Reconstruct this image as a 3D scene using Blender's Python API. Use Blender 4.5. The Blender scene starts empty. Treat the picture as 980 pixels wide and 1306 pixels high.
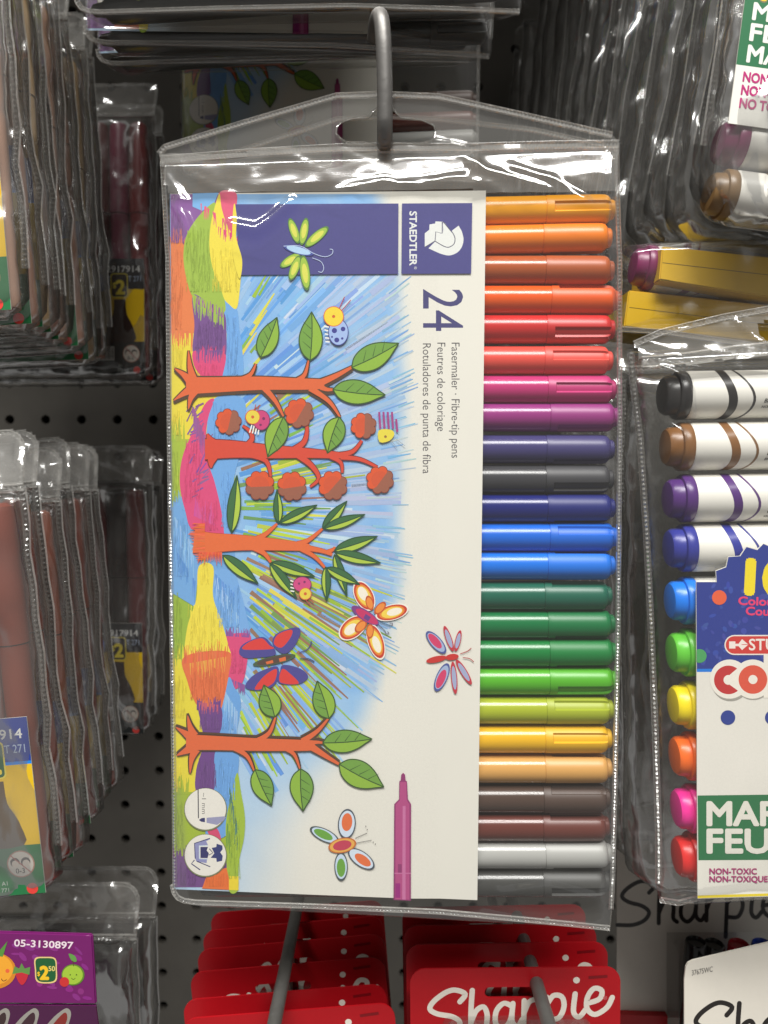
import bpy, bmesh, math, random
from mathutils import Vector, Matrix, noise
from mathutils.geometry import tessellate_polygon
sc = bpy.context.scene
R = math.radians
# ------------------------------------------------------------------ camera, world, lamps, exposure
F, CX, CY, PITCH = 1000.0, 490.0, 653.0, R(3.4)
cam = bpy.data.cameras.new('camera'); camo = bpy.data.objects.new('camera', cam); sc.collection.objects.link(camo)
camo.location = (0, 0, 0); camo.rotation_euler = (R(90) - PITCH, 0, 0)
cam.sensor_fit = 'VERTICAL'; cam.sensor_height = 36.0; cam.lens = 36.0 * F / 1306.0
cam.clip_start = 0.01; cam.clip_end = 30
cam.dof.use_dof = True; cam.dof.focus_distance = 0.243; cam.dof.aperture_fstop = (cam.lens / 1000) / 0.0016
sc.camera = camo
w = bpy.data.worlds.new('World'); sc.world = w; w.use_nodes = True
w.node_tree.nodes['Background'].inputs[0].default_value = (1.0, 0.98, 0.95, 1); w.node_tree.nodes['Background'].inputs[1].default_value = 0.24
def area(name, loc, aim, sx, sy, power, col=(1.0, 0.985, 0.955)):
    l = bpy.data.lights.new(name, 'AREA'); l.shape = 'RECTANGLE'; l.size = sx; l.size_y = sy; l.energy = power; l.color = col
    o = bpy.data.objects.new(name, l); sc.collection.objects.link(o); o.location = loc
    o.rotation_euler = (Vector(aim) - Vector(loc)).to_track_quat('-Z', 'Y').to_euler()
area('ceiling_strip_lamp', (-0.25, -0.55, 1.60), (0, 0.24, 0), 1.5, 0.16, 47)
area('ceiling_strip_lamp', (0.35, -1.25, 1.85), (0, 0.24, 0), 1.5, 0.22, 54)
sc.view_settings.view_transform = 'Standard'; sc.view_settings.look = 'None'; sc.view_settings.exposure = 0; sc.view_settings.gamma = 1
sc.render.engine = 'CYCLES'
cy = sc.cycles; cy.max_bounces = 8; cy.diffuse_bounces = 3; cy.glossy_bounces = 3; cy.transmission_bounces = 4; cy.transparent_max_bounces = 64
cy.use_denoising = True; cy.caustics_reflective = False; cy.caustics_refractive = False; cy.sample_clamp_indirect = 4; cy.blur_glossy = 0.5
rnd = random.Random(7)
# ------------------------------------------------------------------ colour and materials
def L1(c):
    c /= 255.0
    return c / 12.92 if c <= 0.04045 else ((c + 0.055) / 1.055) ** 2.4
def lin(c): return (L1(c[0]), L1(c[1]), L1(c[2]), 1.0)
MATS = {}
def newmat(name):
    m = bpy.data.materials.new(name); m.use_nodes = True; nt = m.node_tree; nt.nodes.clear()
    out = nt.nodes.new('ShaderNodeOutputMaterial'); return m, nt, out
def N(nt, typ, **kw):
    n = nt.nodes.new(typ)
    for k, v in kw.items():
        if k in n.inputs: n.inputs[k].default_value = v
        else: setattr(n, k, v)
    return n
def bumpnode(nt, scale, strength, dist=0.001, detail=3, stretch=None):
    tc = N(nt, 'ShaderNodeTexCoord'); mp = N(nt, 'ShaderNodeMapping'); nz = N(nt, 'ShaderNodeTexNoise')
    nz.inputs['Scale'].default_value = scale; nz.inputs['Detail'].default_value = detail
    if stretch: mp.inputs['Scale'].default_value = stretch
    b = N(nt, 'ShaderNodeBump'); b.inputs['Strength'].default_value = strength; b.inputs['Distance'].default_value = dist
    nt.links.new(tc.outputs['Object'], mp.inputs[0]); nt.links.new(mp.outputs[0], nz.inputs['Vector'])
    nt.links.new(nz.outputs['Fac'], b.inputs['Height']); return b, nz
def solid(name, col, rough=0.45, metal=0.0, bump=None, vary=0.0, coat=0.0, trans=0.0, spec=0.5):
    if name in MATS: return MATS[name]
    m, nt, out = newmat(name); p = N(nt, 'ShaderNodeBsdfPrincipled')
    p.inputs['Base Color'].default_value = lin(col); p.inputs['Roughness'].default_value = rough; p.inputs['Metallic'].default_value = metal
    p.inputs['Coat Weight'].default_value = coat; p.inputs['Specular IOR Level'].default_value = spec
    if trans: p.inputs['Subsurface Weight'].default_value = trans; p.inputs['Subsurface Radius'].default_value = (0.002, 0.002, 0.002); p.inputs['Subsurface Scale'].default_value = 0.5
    if bump or vary:
        b, nz = bumpnode(nt, *(bump or (60, 0.0)))
        if bump: nt.links.new(b.outputs[0], p.inputs['Normal'])
        if vary:
            mr = N(nt, 'ShaderNodeMapRange'); mr.inputs['To Min'].default_value = 1 - vary; mr.inputs['To Max'].default_value = 1 + vary
            mx = N(nt, 'ShaderNodeMix', data_type='RGBA', blend_type='MULTIPLY'); mx.inputs[0].default_value = 1
            mx.inputs[6].default_value = lin(col); nt.links.new(nz.outputs['Fac'], mr.inputs[0]); nt.links.new(mr.outputs[0], mx.inputs[7]); nt.links.new(mx.outputs[2], p.inputs['Base Color'])
    nt.links.new(p.outputs[0], out.inputs[0]); MATS[name] = m; return m
def printmat(name, rough=0.35, grain=0.06, coat=0.08):
    m, nt, out = newmat(name); p = N(nt, 'ShaderNodeBsdfPrincipled'); a = N(nt, 'ShaderNodeVertexColor', layer_name='Col')
    p.inputs['Roughness'].default_value = rough; p.inputs['Coat Weight'].default_value = coat; p.inputs['Coat Roughness'].default_value = 0.2
    b, nz = bumpnode(nt, 1400, 0.05, 0.0002, 4); mr = N(nt, 'ShaderNodeMapRange'); mr.inputs['To Min'].default_value = 1 - grain; mr.inputs['To Max'].default_value = 1 + grain
    mx = N(nt, 'ShaderNodeMix', data_type='RGBA', blend_type='MULTIPLY'); mx.inputs[0].default_value = 1
    nt.links.new(a.outputs[0], mx.inputs[6]); nt.links.new(nz.outputs['Fac'], mr.inputs[0]); nt.links.new(mr.outputs[0], mx.inputs[7])
    nt.links.new(mx.outputs[2], p.inputs['Base Color']); nt.links.new(p.outputs[0], out.inputs[0]); return m
PRINT = printmat('printed_card')
def film(name, haze, gloss=1.3, rough=0.07, scale=60, strength=0.25, dist=0.001, tint=0.97, hcol=(225, 222, 215), stretch=None, gmax=.42):
    m, nt, out = newmat(name)
    t = N(nt, 'ShaderNodeBsdfTransparent'); t.inputs[0].default_value = (tint, tint, tint * 0.995, 1)
    d = N(nt, 'ShaderNodeBsdfDiffuse'); d.inputs[0].default_value = lin(hcol)
    g = N(nt, 'ShaderNodeBsdfGlossy'); g.inputs['Roughness'].default_value = rough
    b, _ = bumpnode(nt, scale, strength, dist, 2, stretch)
    nt.links.new(b.outputs[0], g.inputs['Normal'])
    fr = N(nt, 'ShaderNodeFresnel'); fr.inputs[0].default_value = 1.5; nt.links.new(b.outputs[0], fr.inputs['Normal'])
    mu = N(nt, 'ShaderNodeMath', operation='MULTIPLY', use_clamp=True); mu.inputs[1].default_value = gloss; nt.links.new(fr.outputs[0], mu.inputs[0])
    mn = N(nt, 'ShaderNodeMath', operation='MINIMUM'); mn.inputs[1].default_value = gmax; nt.links.new(mu.outputs[0], mn.inputs[0]); mu = mn
    m1 = N(nt, 'ShaderNodeMixShader'); m1.inputs[0].default_value = haze; nt.links.new(t.outputs[0], m1.inputs[1]); nt.links.new(d.outputs[0], m1.inputs[2])
    m2 = N(nt, 'ShaderNodeMixShader'); nt.links.new(mu.outputs[0], m2.inputs[0]); nt.links.new(m1.outputs[0], m2.inputs[1]); nt.links.new(g.outputs[0], m2.inputs[2])
    nt.links.new(m2.outputs[0], out.inputs[0]); return m
FILM = film('clear_vinyl', 0.022, 1.0, 0.13, 26, 0.35, 0.0012, gmax=.25)
FILMW = film('wrinkled_vinyl', 0.06, 3.0, 0.15, 48, 1.0, 0.0045, stretch=(1.3, 1, 0.8), gmax=.6)
SEAM = film('welded_vinyl', 0.30, 2.2, 0.14, 300, 0.5, 0.0006)
HAZE_SHEET = film('haze_sheet_vinyl', 0.13, 1.5, 0.16, 60, 0.6, 0.002, stretch=(0.7, 1, 1.3))  # milky colour stands in for glare on the band above the card
HEADW = film('rumpled_header_vinyl', 0.12, 3.0, 0.13, 45, 1.0, 0.004, stretch=(0.8, 1, 1.3), gmax=.6)
HEAD = film('header_vinyl', 0.065, 1.4, 0.07, 38, 0.5, 0.0015, stretch=(0.6, 1, 1.4))
STEEL = solid('zinc_steel', (118, 116, 113), 0.48, 0.7, (220, 0.35, 0.0006, 5))
STEELD = solid('dull_steel', (120, 118, 114), 0.5, 0.7, (300, 0.4, 0.0006, 5), 0.15)
# ------------------------------------------------------------------ projection helpers: a pixel of the photo -> a point on a plane of the place
CF = Vector((0, math.cos(PITCH), -math.sin(PITCH))); CU = Vector((0, math.sin(PITCH), math.cos(PITCH))); CR = Vector((1, 0, 0))
def ray(x, y): return CR * ((x - CX) / F) + CU * (-(y - CY) / F) + CF
def at(x, y, Y):
    d = ray(x, y); return d * (Y / d.y)
class Fr:
    def __init__(s, O, yaw=0, pitch=0, roll=0):
        s.O = Vector(O); s.M3 = Matrix.Rotation(R(yaw), 3, 'Z') @ Matrix.Rotation(R(pitch), 3, 'X') @ Matrix.Rotation(R(roll), 3, 'Y')
        s.M = Matrix.Translation(s.O) @ s.M3.to_4x4(); s.inv = s.M3.transposed()
    def px(s, x, y, off=0.0):                      # off = height towards the viewer
        d = s.inv @ ray(x, y); o = s.inv @ (-s.O); t = (-off - o.y) / d.y; p = o + d * t
        return (p.x, p.z)
def vertical(x, y, Y, yaw=0, pitch=0, roll=0): return Fr(at(x, y, Y), yaw, pitch, roll)
# ------------------------------------------------------------------ objects
def link(o, parent=None, M=None):
    sc.collection.objects.link(o)
    if parent: o.parent = parent
    if M is not None: o.matrix_world = M
    return o
def tag(o, label=None, cat=None, group=None, kind=None):
    for k, v in (('label', label), ('category', cat), ('group', group), ('kind', kind)):
        if v: o[k] = v
    return o
def mesh(name, v, f, mat=None, parent=None, M=None, smooth=False, cols=None):
    me = bpy.data.meshes.new(name); me.from_pydata(v, [], f); me.update()
    if smooth: me.shade_smooth()
    if cols:
        ca = me.color_attributes.new('Col', 'FLOAT_COLOR', 'POINT'); ca.data.foreach_set('color', [c for q in cols for c in q])
    o = bpy.data.objects.new(name, me)
    if mat: me.materials.append(mat)
    return link(o, parent, M)
def thing(name, M, label, cat, group=None):
    o = bpy.data.objects.new(name, None); o.empty_display_size = 0.01; sc.collection.objects.link(o); o.matrix_world = M
    return tag(o, label, cat, group)
def dup(o, M=None, label=None, group=None, parent=None):
    c = o.copy(); sc.collection.objects.link(c); c.parent = parent
    if parent is not None: c.matrix_parent_inverse = o.matrix_parent_inverse.copy()
    for ch in list(o.children): dup(ch, parent=c)
    if M is not None: c.matrix_world = M
    if label: c['label'] = label
    if group: c['group'] = group
    return c
# ------------------------------------------------------------------ drawing of prints: flat inks laid one over another on the card
def cr(pts, n=6, closed=True):
    out = []; m = len(pts); rng = range(m) if closed else range(m - 1)
    for i in rng:
        g = (lambda j: pts[j % m]) if closed else (lambda j: pts[max(0, min(m - 1, j))])
        p0, p1, p2, p3 = g(i - 1), g(i), g(i + 1), g(i + 2)
        for k in range(n):
            t = k / n; t2 = t * t; t3 = t2 * t
            out.append(tuple(0.5 * (2 * p1[a] + (p2[a] - p0[a]) * t + (2 * p0[a] - 5 * p1[a] + 4 * p2[a] - p3[a]) * t2 + (3 * p1[a] - p0[a] - 3 * p2[a] + p3[a]) * t3) for a in (0, 1)))
    if not closed: out.append(tuple(pts[-1]))
    return out
def circ(x, y, rx, ry=None, n=28, a0=0):
    ry = rx if ry is None else ry; ca, sa = math.cos(a0), math.sin(a0); o = []
    for i in range(n):
        t = 2 * math.pi * i / n; u, v = rx * math.cos(t), ry * math.sin(t); o.append((x + u * ca - v * sa, y + u * sa + v * ca))
    return o
TXT = {}
def textmesh(s, bold):
    if (s, bold) in TXT: return TXT[(s, bold)]
    cu = bpy.data.curves.new('t', 'FONT'); cu.body = s; cu.offset = bold; cu.resolution_u = 3; cu.fill_mode = 'FRONT'
    o = bpy.data.objects.new('t', cu); sc.collection.objects.link(o)
    dg = bpy.context.evaluated_depsgraph_get(); me = bpy.data.meshes.new_from_object(o.evaluated_get(dg))
    vs = [(v.co.x, v.co.y) for v in me.vertices]; fs = [tuple(p.vertices) for p in me.polygons]
    bpy.data.objects.remove(o); bpy.data.curves.remove(cu); bpy.data.meshes.remove(me)
    TXT[(s, bold)] = (vs, fs); return vs, fs
class Art:
    def __init__(s, m, step=3e-6, base=6e-6): s.m = m; s.step = step; s.h0 = base; s.k = 0; s.v = []; s.f = []; s.c = []; s.warp = None
    def H(s, lay): 
        if lay is None: s.k += 1; lay = s.k
        return s.h0 + lay * s.step
    def raw(s, pts, faces, col, lay=None):
        h = s.H(lay); b = len(s.v)
        for i, p in enumerate(pts):
            u, w_ = s.m(*p); s.v.append((u, -h - (s.warp(u, w_) if s.warp else 0), w_)); s.c.append(col[i] if isinstance(col, list) else lin(col))
        s.f += [tuple(b + j for j in f) for f in faces]
    def fill(s, pts, col, smooth=False, edge=None, ew=1.2, lay=None):
        if smooth: pts = cr(pts)
        tri = tessellate_polygon([[Vector((p[0], p[1], 0)) for p in pts]])
        s.raw(pts, tri, col, lay)
        if edge: s.stroke(pts, ew, edge, closed=True)
    def stroke(s, pts, wd, col, closed=False, smooth=False, lay=None, w1=None):
        if smooth: pts = cr(pts, 6, closed)
        n = len(pts); vs = []
        for i, p in enumerate(pts):
            a = pts[(i - 1) % n] if (closed or i > 0) else p; b = pts[(i + 1) % n] if (closed or i < n - 1) else p
            dx, dy = b[0] - a[0], b[1] - a[1]; l = math.hypot(dx, dy) or 1
            ww = (wd if w1 is None else wd + (w1 - wd) * i / max(1, n - 1)) / 2
            vs += [(p[0] - dy / l * ww, p[1] + dx / l * ww), (p[0] + dy / l * ww, p[1] - dx / l * ww)]
        fs = [(2 * i, 2 * i + 1, (2 * i + 3) % (2 * n), (2 * i + 2) % (2 * n)) for i in range(n if closed else n - 1)]
        s.raw(vs, fs, col, lay)
    def line(s, a, b, wd, col, lay=None, w1=None): s.stroke([a, b], wd, col, lay=lay, w1=w1)
    def text(s, t, x, y, cap, col, ang=0, length=None, bold=0.0, slant=0, outline=None):
        vs, fs = textmesh(t, 0); hv, _ = textmesh('H', 0); ch = max(v[1] for v in hv)
        x0 = min(v[0] for v in vs); x1 = max(v[0] for v in vs)
        sy = cap / ch; sx = (length / (x1 - x0)) if length else sy; ca, sa = math.cos(R(ang)), math.sin(R(ang)); o = []
        for vx, vy in vs:
            u = (vx - x0) * sx + slant * vy * sy; v = -vy * sy; o.append((x + u * ca - v * sa, y + u * sa + v * ca))
        if bold:
            b_ = bold * sy * .8
            for k in range(8): s.raw([(px_ + b_ * math.cos(k * .785), py_ + b_ * math.sin(k * .785)) for px_, py_ in o], fs, col)
        s.raw(o, fs, col)
    def build(s, name, parent=None, M=None, mat=None): return mesh(name, s.v, s.f, mat or PRINT, parent, M, False, s.c)
def slab(name, outline, t, mat, parent=None, M=None, holes=(), col=None, front=0.0):
    """a card: outline (local u, w) with holes, thickness t behind the plane y=front"""
    bm = bmesh.new(); loops = [outline] + list(holes); rims = []
    for lp in loops:
        vs = [bm.verts.new((u, front, w_)) for u, w_ in lp]; es = [bm.edges.new((vs[i], vs[(i + 1) % len(vs)])) for i in range(len(vs))]; rims.append(vs)
    bmesh.ops.triangle_fill(bm, use_beauty=True, edges=bm.edges[:])
    ff = bm.faces[:]; mp = {v: bm.verts.new((v.co.x, front + t, v.co.z)) for v in bm.verts[:]}
    for f in ff: bm.faces.new([mp[v] for v in reversed(f.verts)])
    for vs in rims:
        for i in range(len(vs)):
            a, b = vs[i], vs[(i + 1) % len(vs)]; bm.faces.new((a, b, mp[b], mp[a]))
    bmesh.ops.recalc_face_normals(bm, faces=bm.faces[:])
    me = bpy.data.meshes.new(name); bm.to_mesh(me); bm.free(); me.materials.append(mat)
    return link(bpy.data.objects.new(name, me), parent, M)
def rrect(x0, z0, x1, z1, r, n=5, corners=(1, 1, 1, 1)):
    """local rectangle x0..x1, z0(bottom)..z1(top); corners tl,tr,br,bl"""
    o = []
    for (cx_, cz_, a, on) in ((x0 + r, z1 - r, 180, corners[0]), (x1 - r, z1 - r, 90, corners[1]), (x1 - r, z0 + r, 0, corners[2]), (x0 + r, z0 + r, 270, corners[3])):
        if on:
            for k in range(n + 1):
                t = R(a - 90 * k / n); o.append((cx_ + r * math.cos(t), cz_ + r * math.sin(t)))
        else:
            o.append((x0 if a in (180, 270) else x1, z1 if a in (180, 90) else z0))
    return o
def tube(name, pts, r, mat, parent=None, M=None, n=14, cap=True):
    v = []; f = []; P = [Vector(p) for p in pts]; prev = None
    for i, p in enumerate(P):
        d = (P[min(i + 1, len(P) - 1)] - P[max(i - 1, 0)]).normalized()
        a = prev - d * prev.dot(d) if prev is not None else (Vector((0, 0, 1)) if abs(d.z) < 0.9 else Vector((1, 0, 0)))
        a = (a - d * a.dot(d)).normalized(); prev = a; b = d.cross(a); rr = r[i] if isinstance(r, (list, tuple)) else r
        for k in range(n):
            t = 2 * math.pi * k / n; v.append(tuple(p + a * (rr * math.cos(t)) + b * (rr * math.sin(t))))
    for i in range(len(P) - 1):
        for k in range(n): f.append((i * n + k, i * n + (k + 1) % n, (i + 1) * n + (k + 1) % n, (i + 1) * n + k))
    if cap: f.append(tuple(range(n - 1, -1, -1))); f.append(tuple((len(P) - 1) * n + k for k in range(n)))
    return mesh(name, v, f, mat, parent, M, True)
def lathe(name, prof, mat, parent=None, M=None, n=32, slots=None, axis='x'):
    """prof: (position along axis, radius); slots=(x0,x1,[angles],halfwidth,depth)"""
    v = []; f = []
    for x, r_ in prof:
        for k in range(n):
            t = 2 * math.pi * k / n; rr = r_
            if slots and slots[0] < x < slots[1]:
                for a in slots[2]:
                    if abs((t - a + math.pi) % (2 * math.pi) - math.pi) < slots[3]: rr = r_ - slots[4]
            c = (x, rr * math.cos(t), rr * math.sin(t)) if axis == 'x' else (rr * math.cos(t), rr * math.sin(t), x)
            v.append(c)
    m = len(prof)
    for i in range(m - 1):
        for k in range(n): f.append((i * n + k, i * n + (k + 1) % n, (i + 1) * n + (k + 1) % n, (i + 1) * n + k))
    f.append(tuple(range(n - 1, -1, -1))); f.append(tuple((m - 1) * n + k for k in range(n)))
    o = mesh(name, v, f, mat, parent, M, True)
    o.data.set_sharp_from_angle(angle=R(38)); return o
# ------------------------------------------------------------------ vinyl pouches
def resample(L, t):
    x = t * (len(L) - 1); i = min(int(x), len(L) - 2); q = x - i
    return (L[i][0] * (1 - q) + L[i + 1][0] * q, L[i][1] * (1 - q) + L[i + 1][1] * q)
def poly_resample(L, n):
    ds = [0]
    for i in range(1, len(L)): ds.append(ds[-1] + math.dist(L[i], L[i - 1]))
    out = []; j = 0
    for k in range(n):
        d = ds[-1] * k / (n - 1)
        while j < len(L) - 2 and ds[j + 1] < d: j += 1
        q = (d - ds[j]) / ((ds[j + 1] - ds[j]) or 1); out.append(tuple(L[j][a] * (1 - q) + L[j + 1][a] * q for a in range(len(L[0]))))
    return out
def jag(L_, seed, amp=.0011, n=14):
    P_ = poly_resample(L_, n)
    return [(u + amp * noise.noise(Vector((k * .7, seed * 3.1, 0))), w_ + amp * .6 * noise.noise(Vector((k * .6, seed, 7)))) for k, (u, w_) in enumerate(P_)]
def pouch(name, Lp, Rp, nx, nz, zf, zb, mat, parent=None, M=None, fn=None, edge=0.005, bot=None, amp=0.0004, seed=0, top=0.004):
    Lq = poly_resample(Lp, nz + 1); Rq = poly_resample(Rp, nz + 1); v = []; f = []; idx = {}
    hgt = abs(Lq[0][1] - Lq[-1][1])
    for j in range(nz + 1):
        for i in range(nx + 1):
            s_ = i / nx; u = Lq[j][0] * (1 - s_) + Rq[j][0] * s_; w_ = Lq[j][1] * (1 - s_) + Rq[j][1] * s_
            wid = abs(Rq[j][0] - Lq[j][0]); de = min(s_, 1 - s_) * wid; db = (1 - j / nz) * hgt; dt = j / nz * hgt
            p = min(1, de / edge) ** 0.5 * min(1, db / edge) ** 0.5 * min(1, dt / top) ** 0.6
            if p < 1e-6:
                v.append((u, (zb - zf) * 0.5 * 0.2, w_)); idx[(i, j, 0)] = idx[(i, j, 1)] = len(v) - 1
            else:
                nn = noise.noise(Vector((u * 52 + seed, w_ * (22 if amp < .0007 else 44), seed))) + 0.5 * noise.noise(Vector((u * 120 + seed, w_ * 60, seed + 5)))
                d = amp * nn * 2 + (fn(u, w_) if fn else 0)
                v.append((u, -(zf * p + d * p), w_)); idx[(i, j, 0)] = len(v) - 1
                v.append((u, zb * p + amp * nn, w_)); idx[(i, j, 1)] = len(v) - 1
    for j in range(nz):
        for i in range(nx):
            for q in (0, 1):
                a = [idx[(i, j, q)], idx[(i + 1, j, q)], idx[(i + 1, j + 1, q)], idx[(i, j + 1, q)]]; a = list(dict.fromkeys(a))
                if len(a) > 2: f.append(tuple(a if q == 0 else reversed(a)))
    return mesh(name, v, f, mat, parent, M, True)
def seam(name, pts, wd, parent=None, M=None, pitch=0.0011, h=0.0003, mat=None, y=0.0, lean=0.0, z0=0.0):
    ds = sum(math.dist(pts[i], pts[i - 1]) for i in range(1, len(pts))); n = max(4, int(ds / pitch * 2)); P = poly_resample(pts, n + 1); v = []; f = []
    for i, p in enumerate(P):
        a = P[max(0, i - 1)]; b = P[min(n, i + 1)]; dx, dz = b[0] - a[0], b[1] - a[1]; l = math.hypot(dx, dz) or 1; nx_, nz_ = -dz / l, dx / l
        hh = h if i % 2 else -h * 0.4
        for o, k in ((-1, 0.1), (-0.72, 1.6), (-0.45, 0), (-0.3, hh / h), (0.3, hh / h), (0.45, 0), (0.72, 1.6), (1, 0.1)):
            v.append((p[0] + nx_ * o * wd / 2, y - k * h + lean * (p[1] - z0), p[1] + nz_ * o * wd / 2))
    for i in range(n):
        for k in range(7): f.append((i * 8 + k, i * 8 + k + 1, (i + 1) * 8 + k + 1, (i + 1) * 8 + k))
    return mesh(name, v, f, mat or SEAM, parent, M, False)

def inside(p, lp):
    c = False
    for i in range(len(lp)):
        (x0, y0), (x1, y1) = lp[i], lp[i - 1]
        if (y0 > p[1]) != (y1 > p[1]) and p[0] < (x1 - x0) * (p[1] - y0) / (y1 - y0) + x0: c = not c
    return c
def wavy(name, outline, mat, parent, M, hole=None, front=0.0, amp=.0012, seed=0, step=.0011, lean=0.0):
    """a rumpled vinyl sheet inside an outline"""
    xs = [p[0] for p in outline]; zs = [p[1] for p in outline]; nx = int((max(xs) - min(xs)) / step); nz = int((max(zs) - min(zs)) / step); v = []; f = []; ix = {}
    def vid(i, j):
        if (i, j) not in ix:
            u = min(xs) + (max(xs) - min(xs)) * i / nx; q = min(zs) + (max(zs) - min(zs)) * j / nz
            d = noise.noise(Vector((u * 60 + seed, q * 45, seed))) + .5 * noise.noise(Vector((u * 150, q * 120 + seed, seed)))
            r_ = 1 - abs(noise.noise(Vector((u * 50 + q * 60, q * 30 - u * 25, seed + 9)))) * 4
            v.append((u, front + lean * (q - min(zs)) - amp * d - amp * .9 * max(0, r_) ** 2, q)); ix[(i, j)] = len(v) - 1
        return ix[(i, j)]
    for i in range(nx):
        for j in range(nz):
            c = (min(xs) + (max(xs) - min(xs)) * (i + .5) / nx, min(zs) + (max(zs) - min(zs)) * (j + .5) / nz)
            if inside(c, outline) and not (hole and inside(c, hole)): f.append((vid(i, j), vid(i + 1, j), vid(i + 1, j + 1), vid(i, j + 1)))
    return mesh(name, v, f, mat, parent, M, True)

def edgeX(xp, yp, Y, Z, W_, roll, side):
    """centre X of a wallet hung at height Z and rolled, so that its side edge passes the spot seen at (xp, yp)"""
    t = at(xp, yp, Y); c, s_ = math.cos(R(roll)), math.sin(R(roll)); q = (Z - t.z - side * s_ * W_ / 2) / c
    return t.x - side * c * W_ / 2 + s_ * q
# ------------------------------------------------------------------ the marker wallet in the middle
K = 300 / 980.0
def mk(ox, oy): return lambda *pts: [(ox + x * K, oy + y * K) for x, y in pts]
A, B, Cc, D, E_, F_, G, H = mk(200, 230), mk(200, 480), mk(200, 730), mk(200, 930), mk(400, 230), mk(400, 480), mk(400, 730), mk(400, 930)
P = Fr((-0.01816, 0.24, -0.02607), -3.3525, -0.7367, 0.376)
mp0 = lambda x, y: P.px(x, y)
CREAM = (225, 222, 211)
body = slab('insert_card', [mp0(*p) for p in ((217, 247), (620, 243), (609, 1148), (222, 1132))], 0.0004, solid('card_stock', CREAM, 0.5), None, P.M)
wv = None
tag(body, 'printed insert card with coloured-in garden trees and the number 24', 'card insert', 'printed insert cards of the fibre-tip pen wallets')
a = Art(mp0, 0.4e-6)
def jit(c, d): return tuple(max(0, min(255, x + rnd.uniform(-d, d))) for x in c)
LE = lambda y: 217 + 5 * (y - 247) / 885.0           # left edge of the card at a height
# pale wash of the sky
def edge_x(y):
    t = [(247, 488), (300, 500), (350, 512), (420, 515), (500, 520), (600, 515), (680, 512), (740, 516), (800, 500), (860, 488), (920, 470), (960, 440), (1010, 400), (1060, 370), (1140, 350)]
    for (y0, x0), (y1, x1) in zip(t, t[1:]):
        if y <= y1: return x0 + (x1 - x0) * (y - y0) / (y1 - y0)
    return 350
nx_, ny_ = 40, 90; vs = []; cs = []; fs = []
for j in range(ny_ + 1):
    y = 247.5 + (1134 - 247.5) * j / ny_
    for i in range(nx_ + 1):
        x = LE(y) + (560 - LE(y)) * i / nx_; yy = min(y + (0 if j < ny_ else (x - 222) * 0.04), 1146); ex = edge_x(y); s_ = 30 if y < 880 else 30 + (y - 880) * 0.5
        t = max(0, min(1, (ex + s_ * 0.3 - x) / s_)); t = t * t * (3 - 2 * t)
        deep = (116, 170, 226) if y < 880 else tuple(p + (q - p) * min(1, (y - 880) / 120) for p, q in zip((126, 178, 228), (168, 198, 226)))
        n = 0.5 + 0.5 * noise.noise(Vector((x / 26, y / 26, 2))); pale = tuple(p + (q - p) * 0.55 * n for p, q in zip(deep, (196, 214, 226)))
        cs.append(lin(tuple(CREAM[k] + (pale[k] - CREAM[k]) * t for k in range(3)))); vs.append((x, yy))
for j in range(ny_):
    for i in range(nx_):
        q = j * (nx_ + 1) + i; fs.append((q, q + 1, q + nx_ + 2, q + nx_ + 1))
a.raw(vs, fs, cs)
# pencil strokes radiating from the left
base = a.k
SKY = [(112, 164, 224), (104, 156, 220), (130, 178, 228), (120, 170, 224), (156, 194, 228), (92, 148, 214), (138, 182, 224)]
for i in range(760):
    y = rnd.uniform(262, 1010); ex = edge_x(y); u = rnd.random() ** 0.8; x = 300 + (ex - 300) * u
    L = rnd.uniform(40, 110); an = math.atan2(y - 645, x - 175) * 0.92; wd = rnd.uniform(2.5, 8.0)
    if y > 890 and u > 0.55: continue
    x1, y1 = min(x, ex + 6), y; x0, y0 = x1 - math.cos(an) * L, y1 - math.sin(an) * L
    if y1 < 350 and y0 > 262: 
        pass
    if not (249 < min(y0, y1) and max(y0, y1) < 1135) or x0 < 295: continue
    f_ = max(0, u - 0.55) * 1.2; c = SKY[rnd.randrange(7)]; c = jit(tuple(c[k] + (200 - c[k]) * f_ * 1.2 if k < 2 else c[k] + (212 - c[k]) * f_ * 1.2 for k in range(3)), 7)
    if rnd.random() < 0.05: c = jit((196, 214, 228), 5)
    a.stroke([(x0, y0), (x0 + (x1 - x0) * .5, y0 + (y1 - y0) * .5 + rnd.uniform(-.7, .7)), (x1, y1)], wd, c, lay=base + 1 + (i % 60), w1=wd * 0.75)
a.k = base + 61; base = a.k
for i in range(90):                                     # ragged ends against the cream
    y = rnd.uniform(352, 900); ex = edge_x(y) + rnd.uniform(-6, 16); an = math.atan2(y - 645, ex - 175) * 0.92; L = rnd.uniform(18, 44)
    a.line((ex - math.cos(an) * L, y - math.sin(an) * L), (ex, y), rnd.uniform(1.6, 3.6), jit([(168, 196, 210), (142, 184, 214), (120, 168, 212), (186, 204, 210)][rnd.randrange(4)], 8), lay=base + 1 + i % 30, w1=1.2)
a.k = base + 31; base = a.k
GR = [(150, 182, 60), (186, 204, 66), (128, 172, 74), (214, 212, 84), (150, 112, 92), (166, 188, 58), (110, 156, 84)]
def band(n, x0, x1, y0, y1, L0, L1_, cols, lay, w0=3, w1=6):
    for i in range(n):
        x, y = rnd.uniform(x0, x1), rnd.uniform(y0, y1); an = math.atan2(y - 645, x - 175); L = rnd.uniform(L0, L1_)
        a.line((x, y), (x + math.cos(an) * L, y + math.sin(an) * L), rnd.uniform(w0, w1), jit(cols[rnd.randrange(len(cols))], 8), lay=lay + i % 30, w1=1.6)
band(9, 302, 335, 375, 470, 25, 50, [GR[0], GR[2], GR[3]], base + 1)
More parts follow.
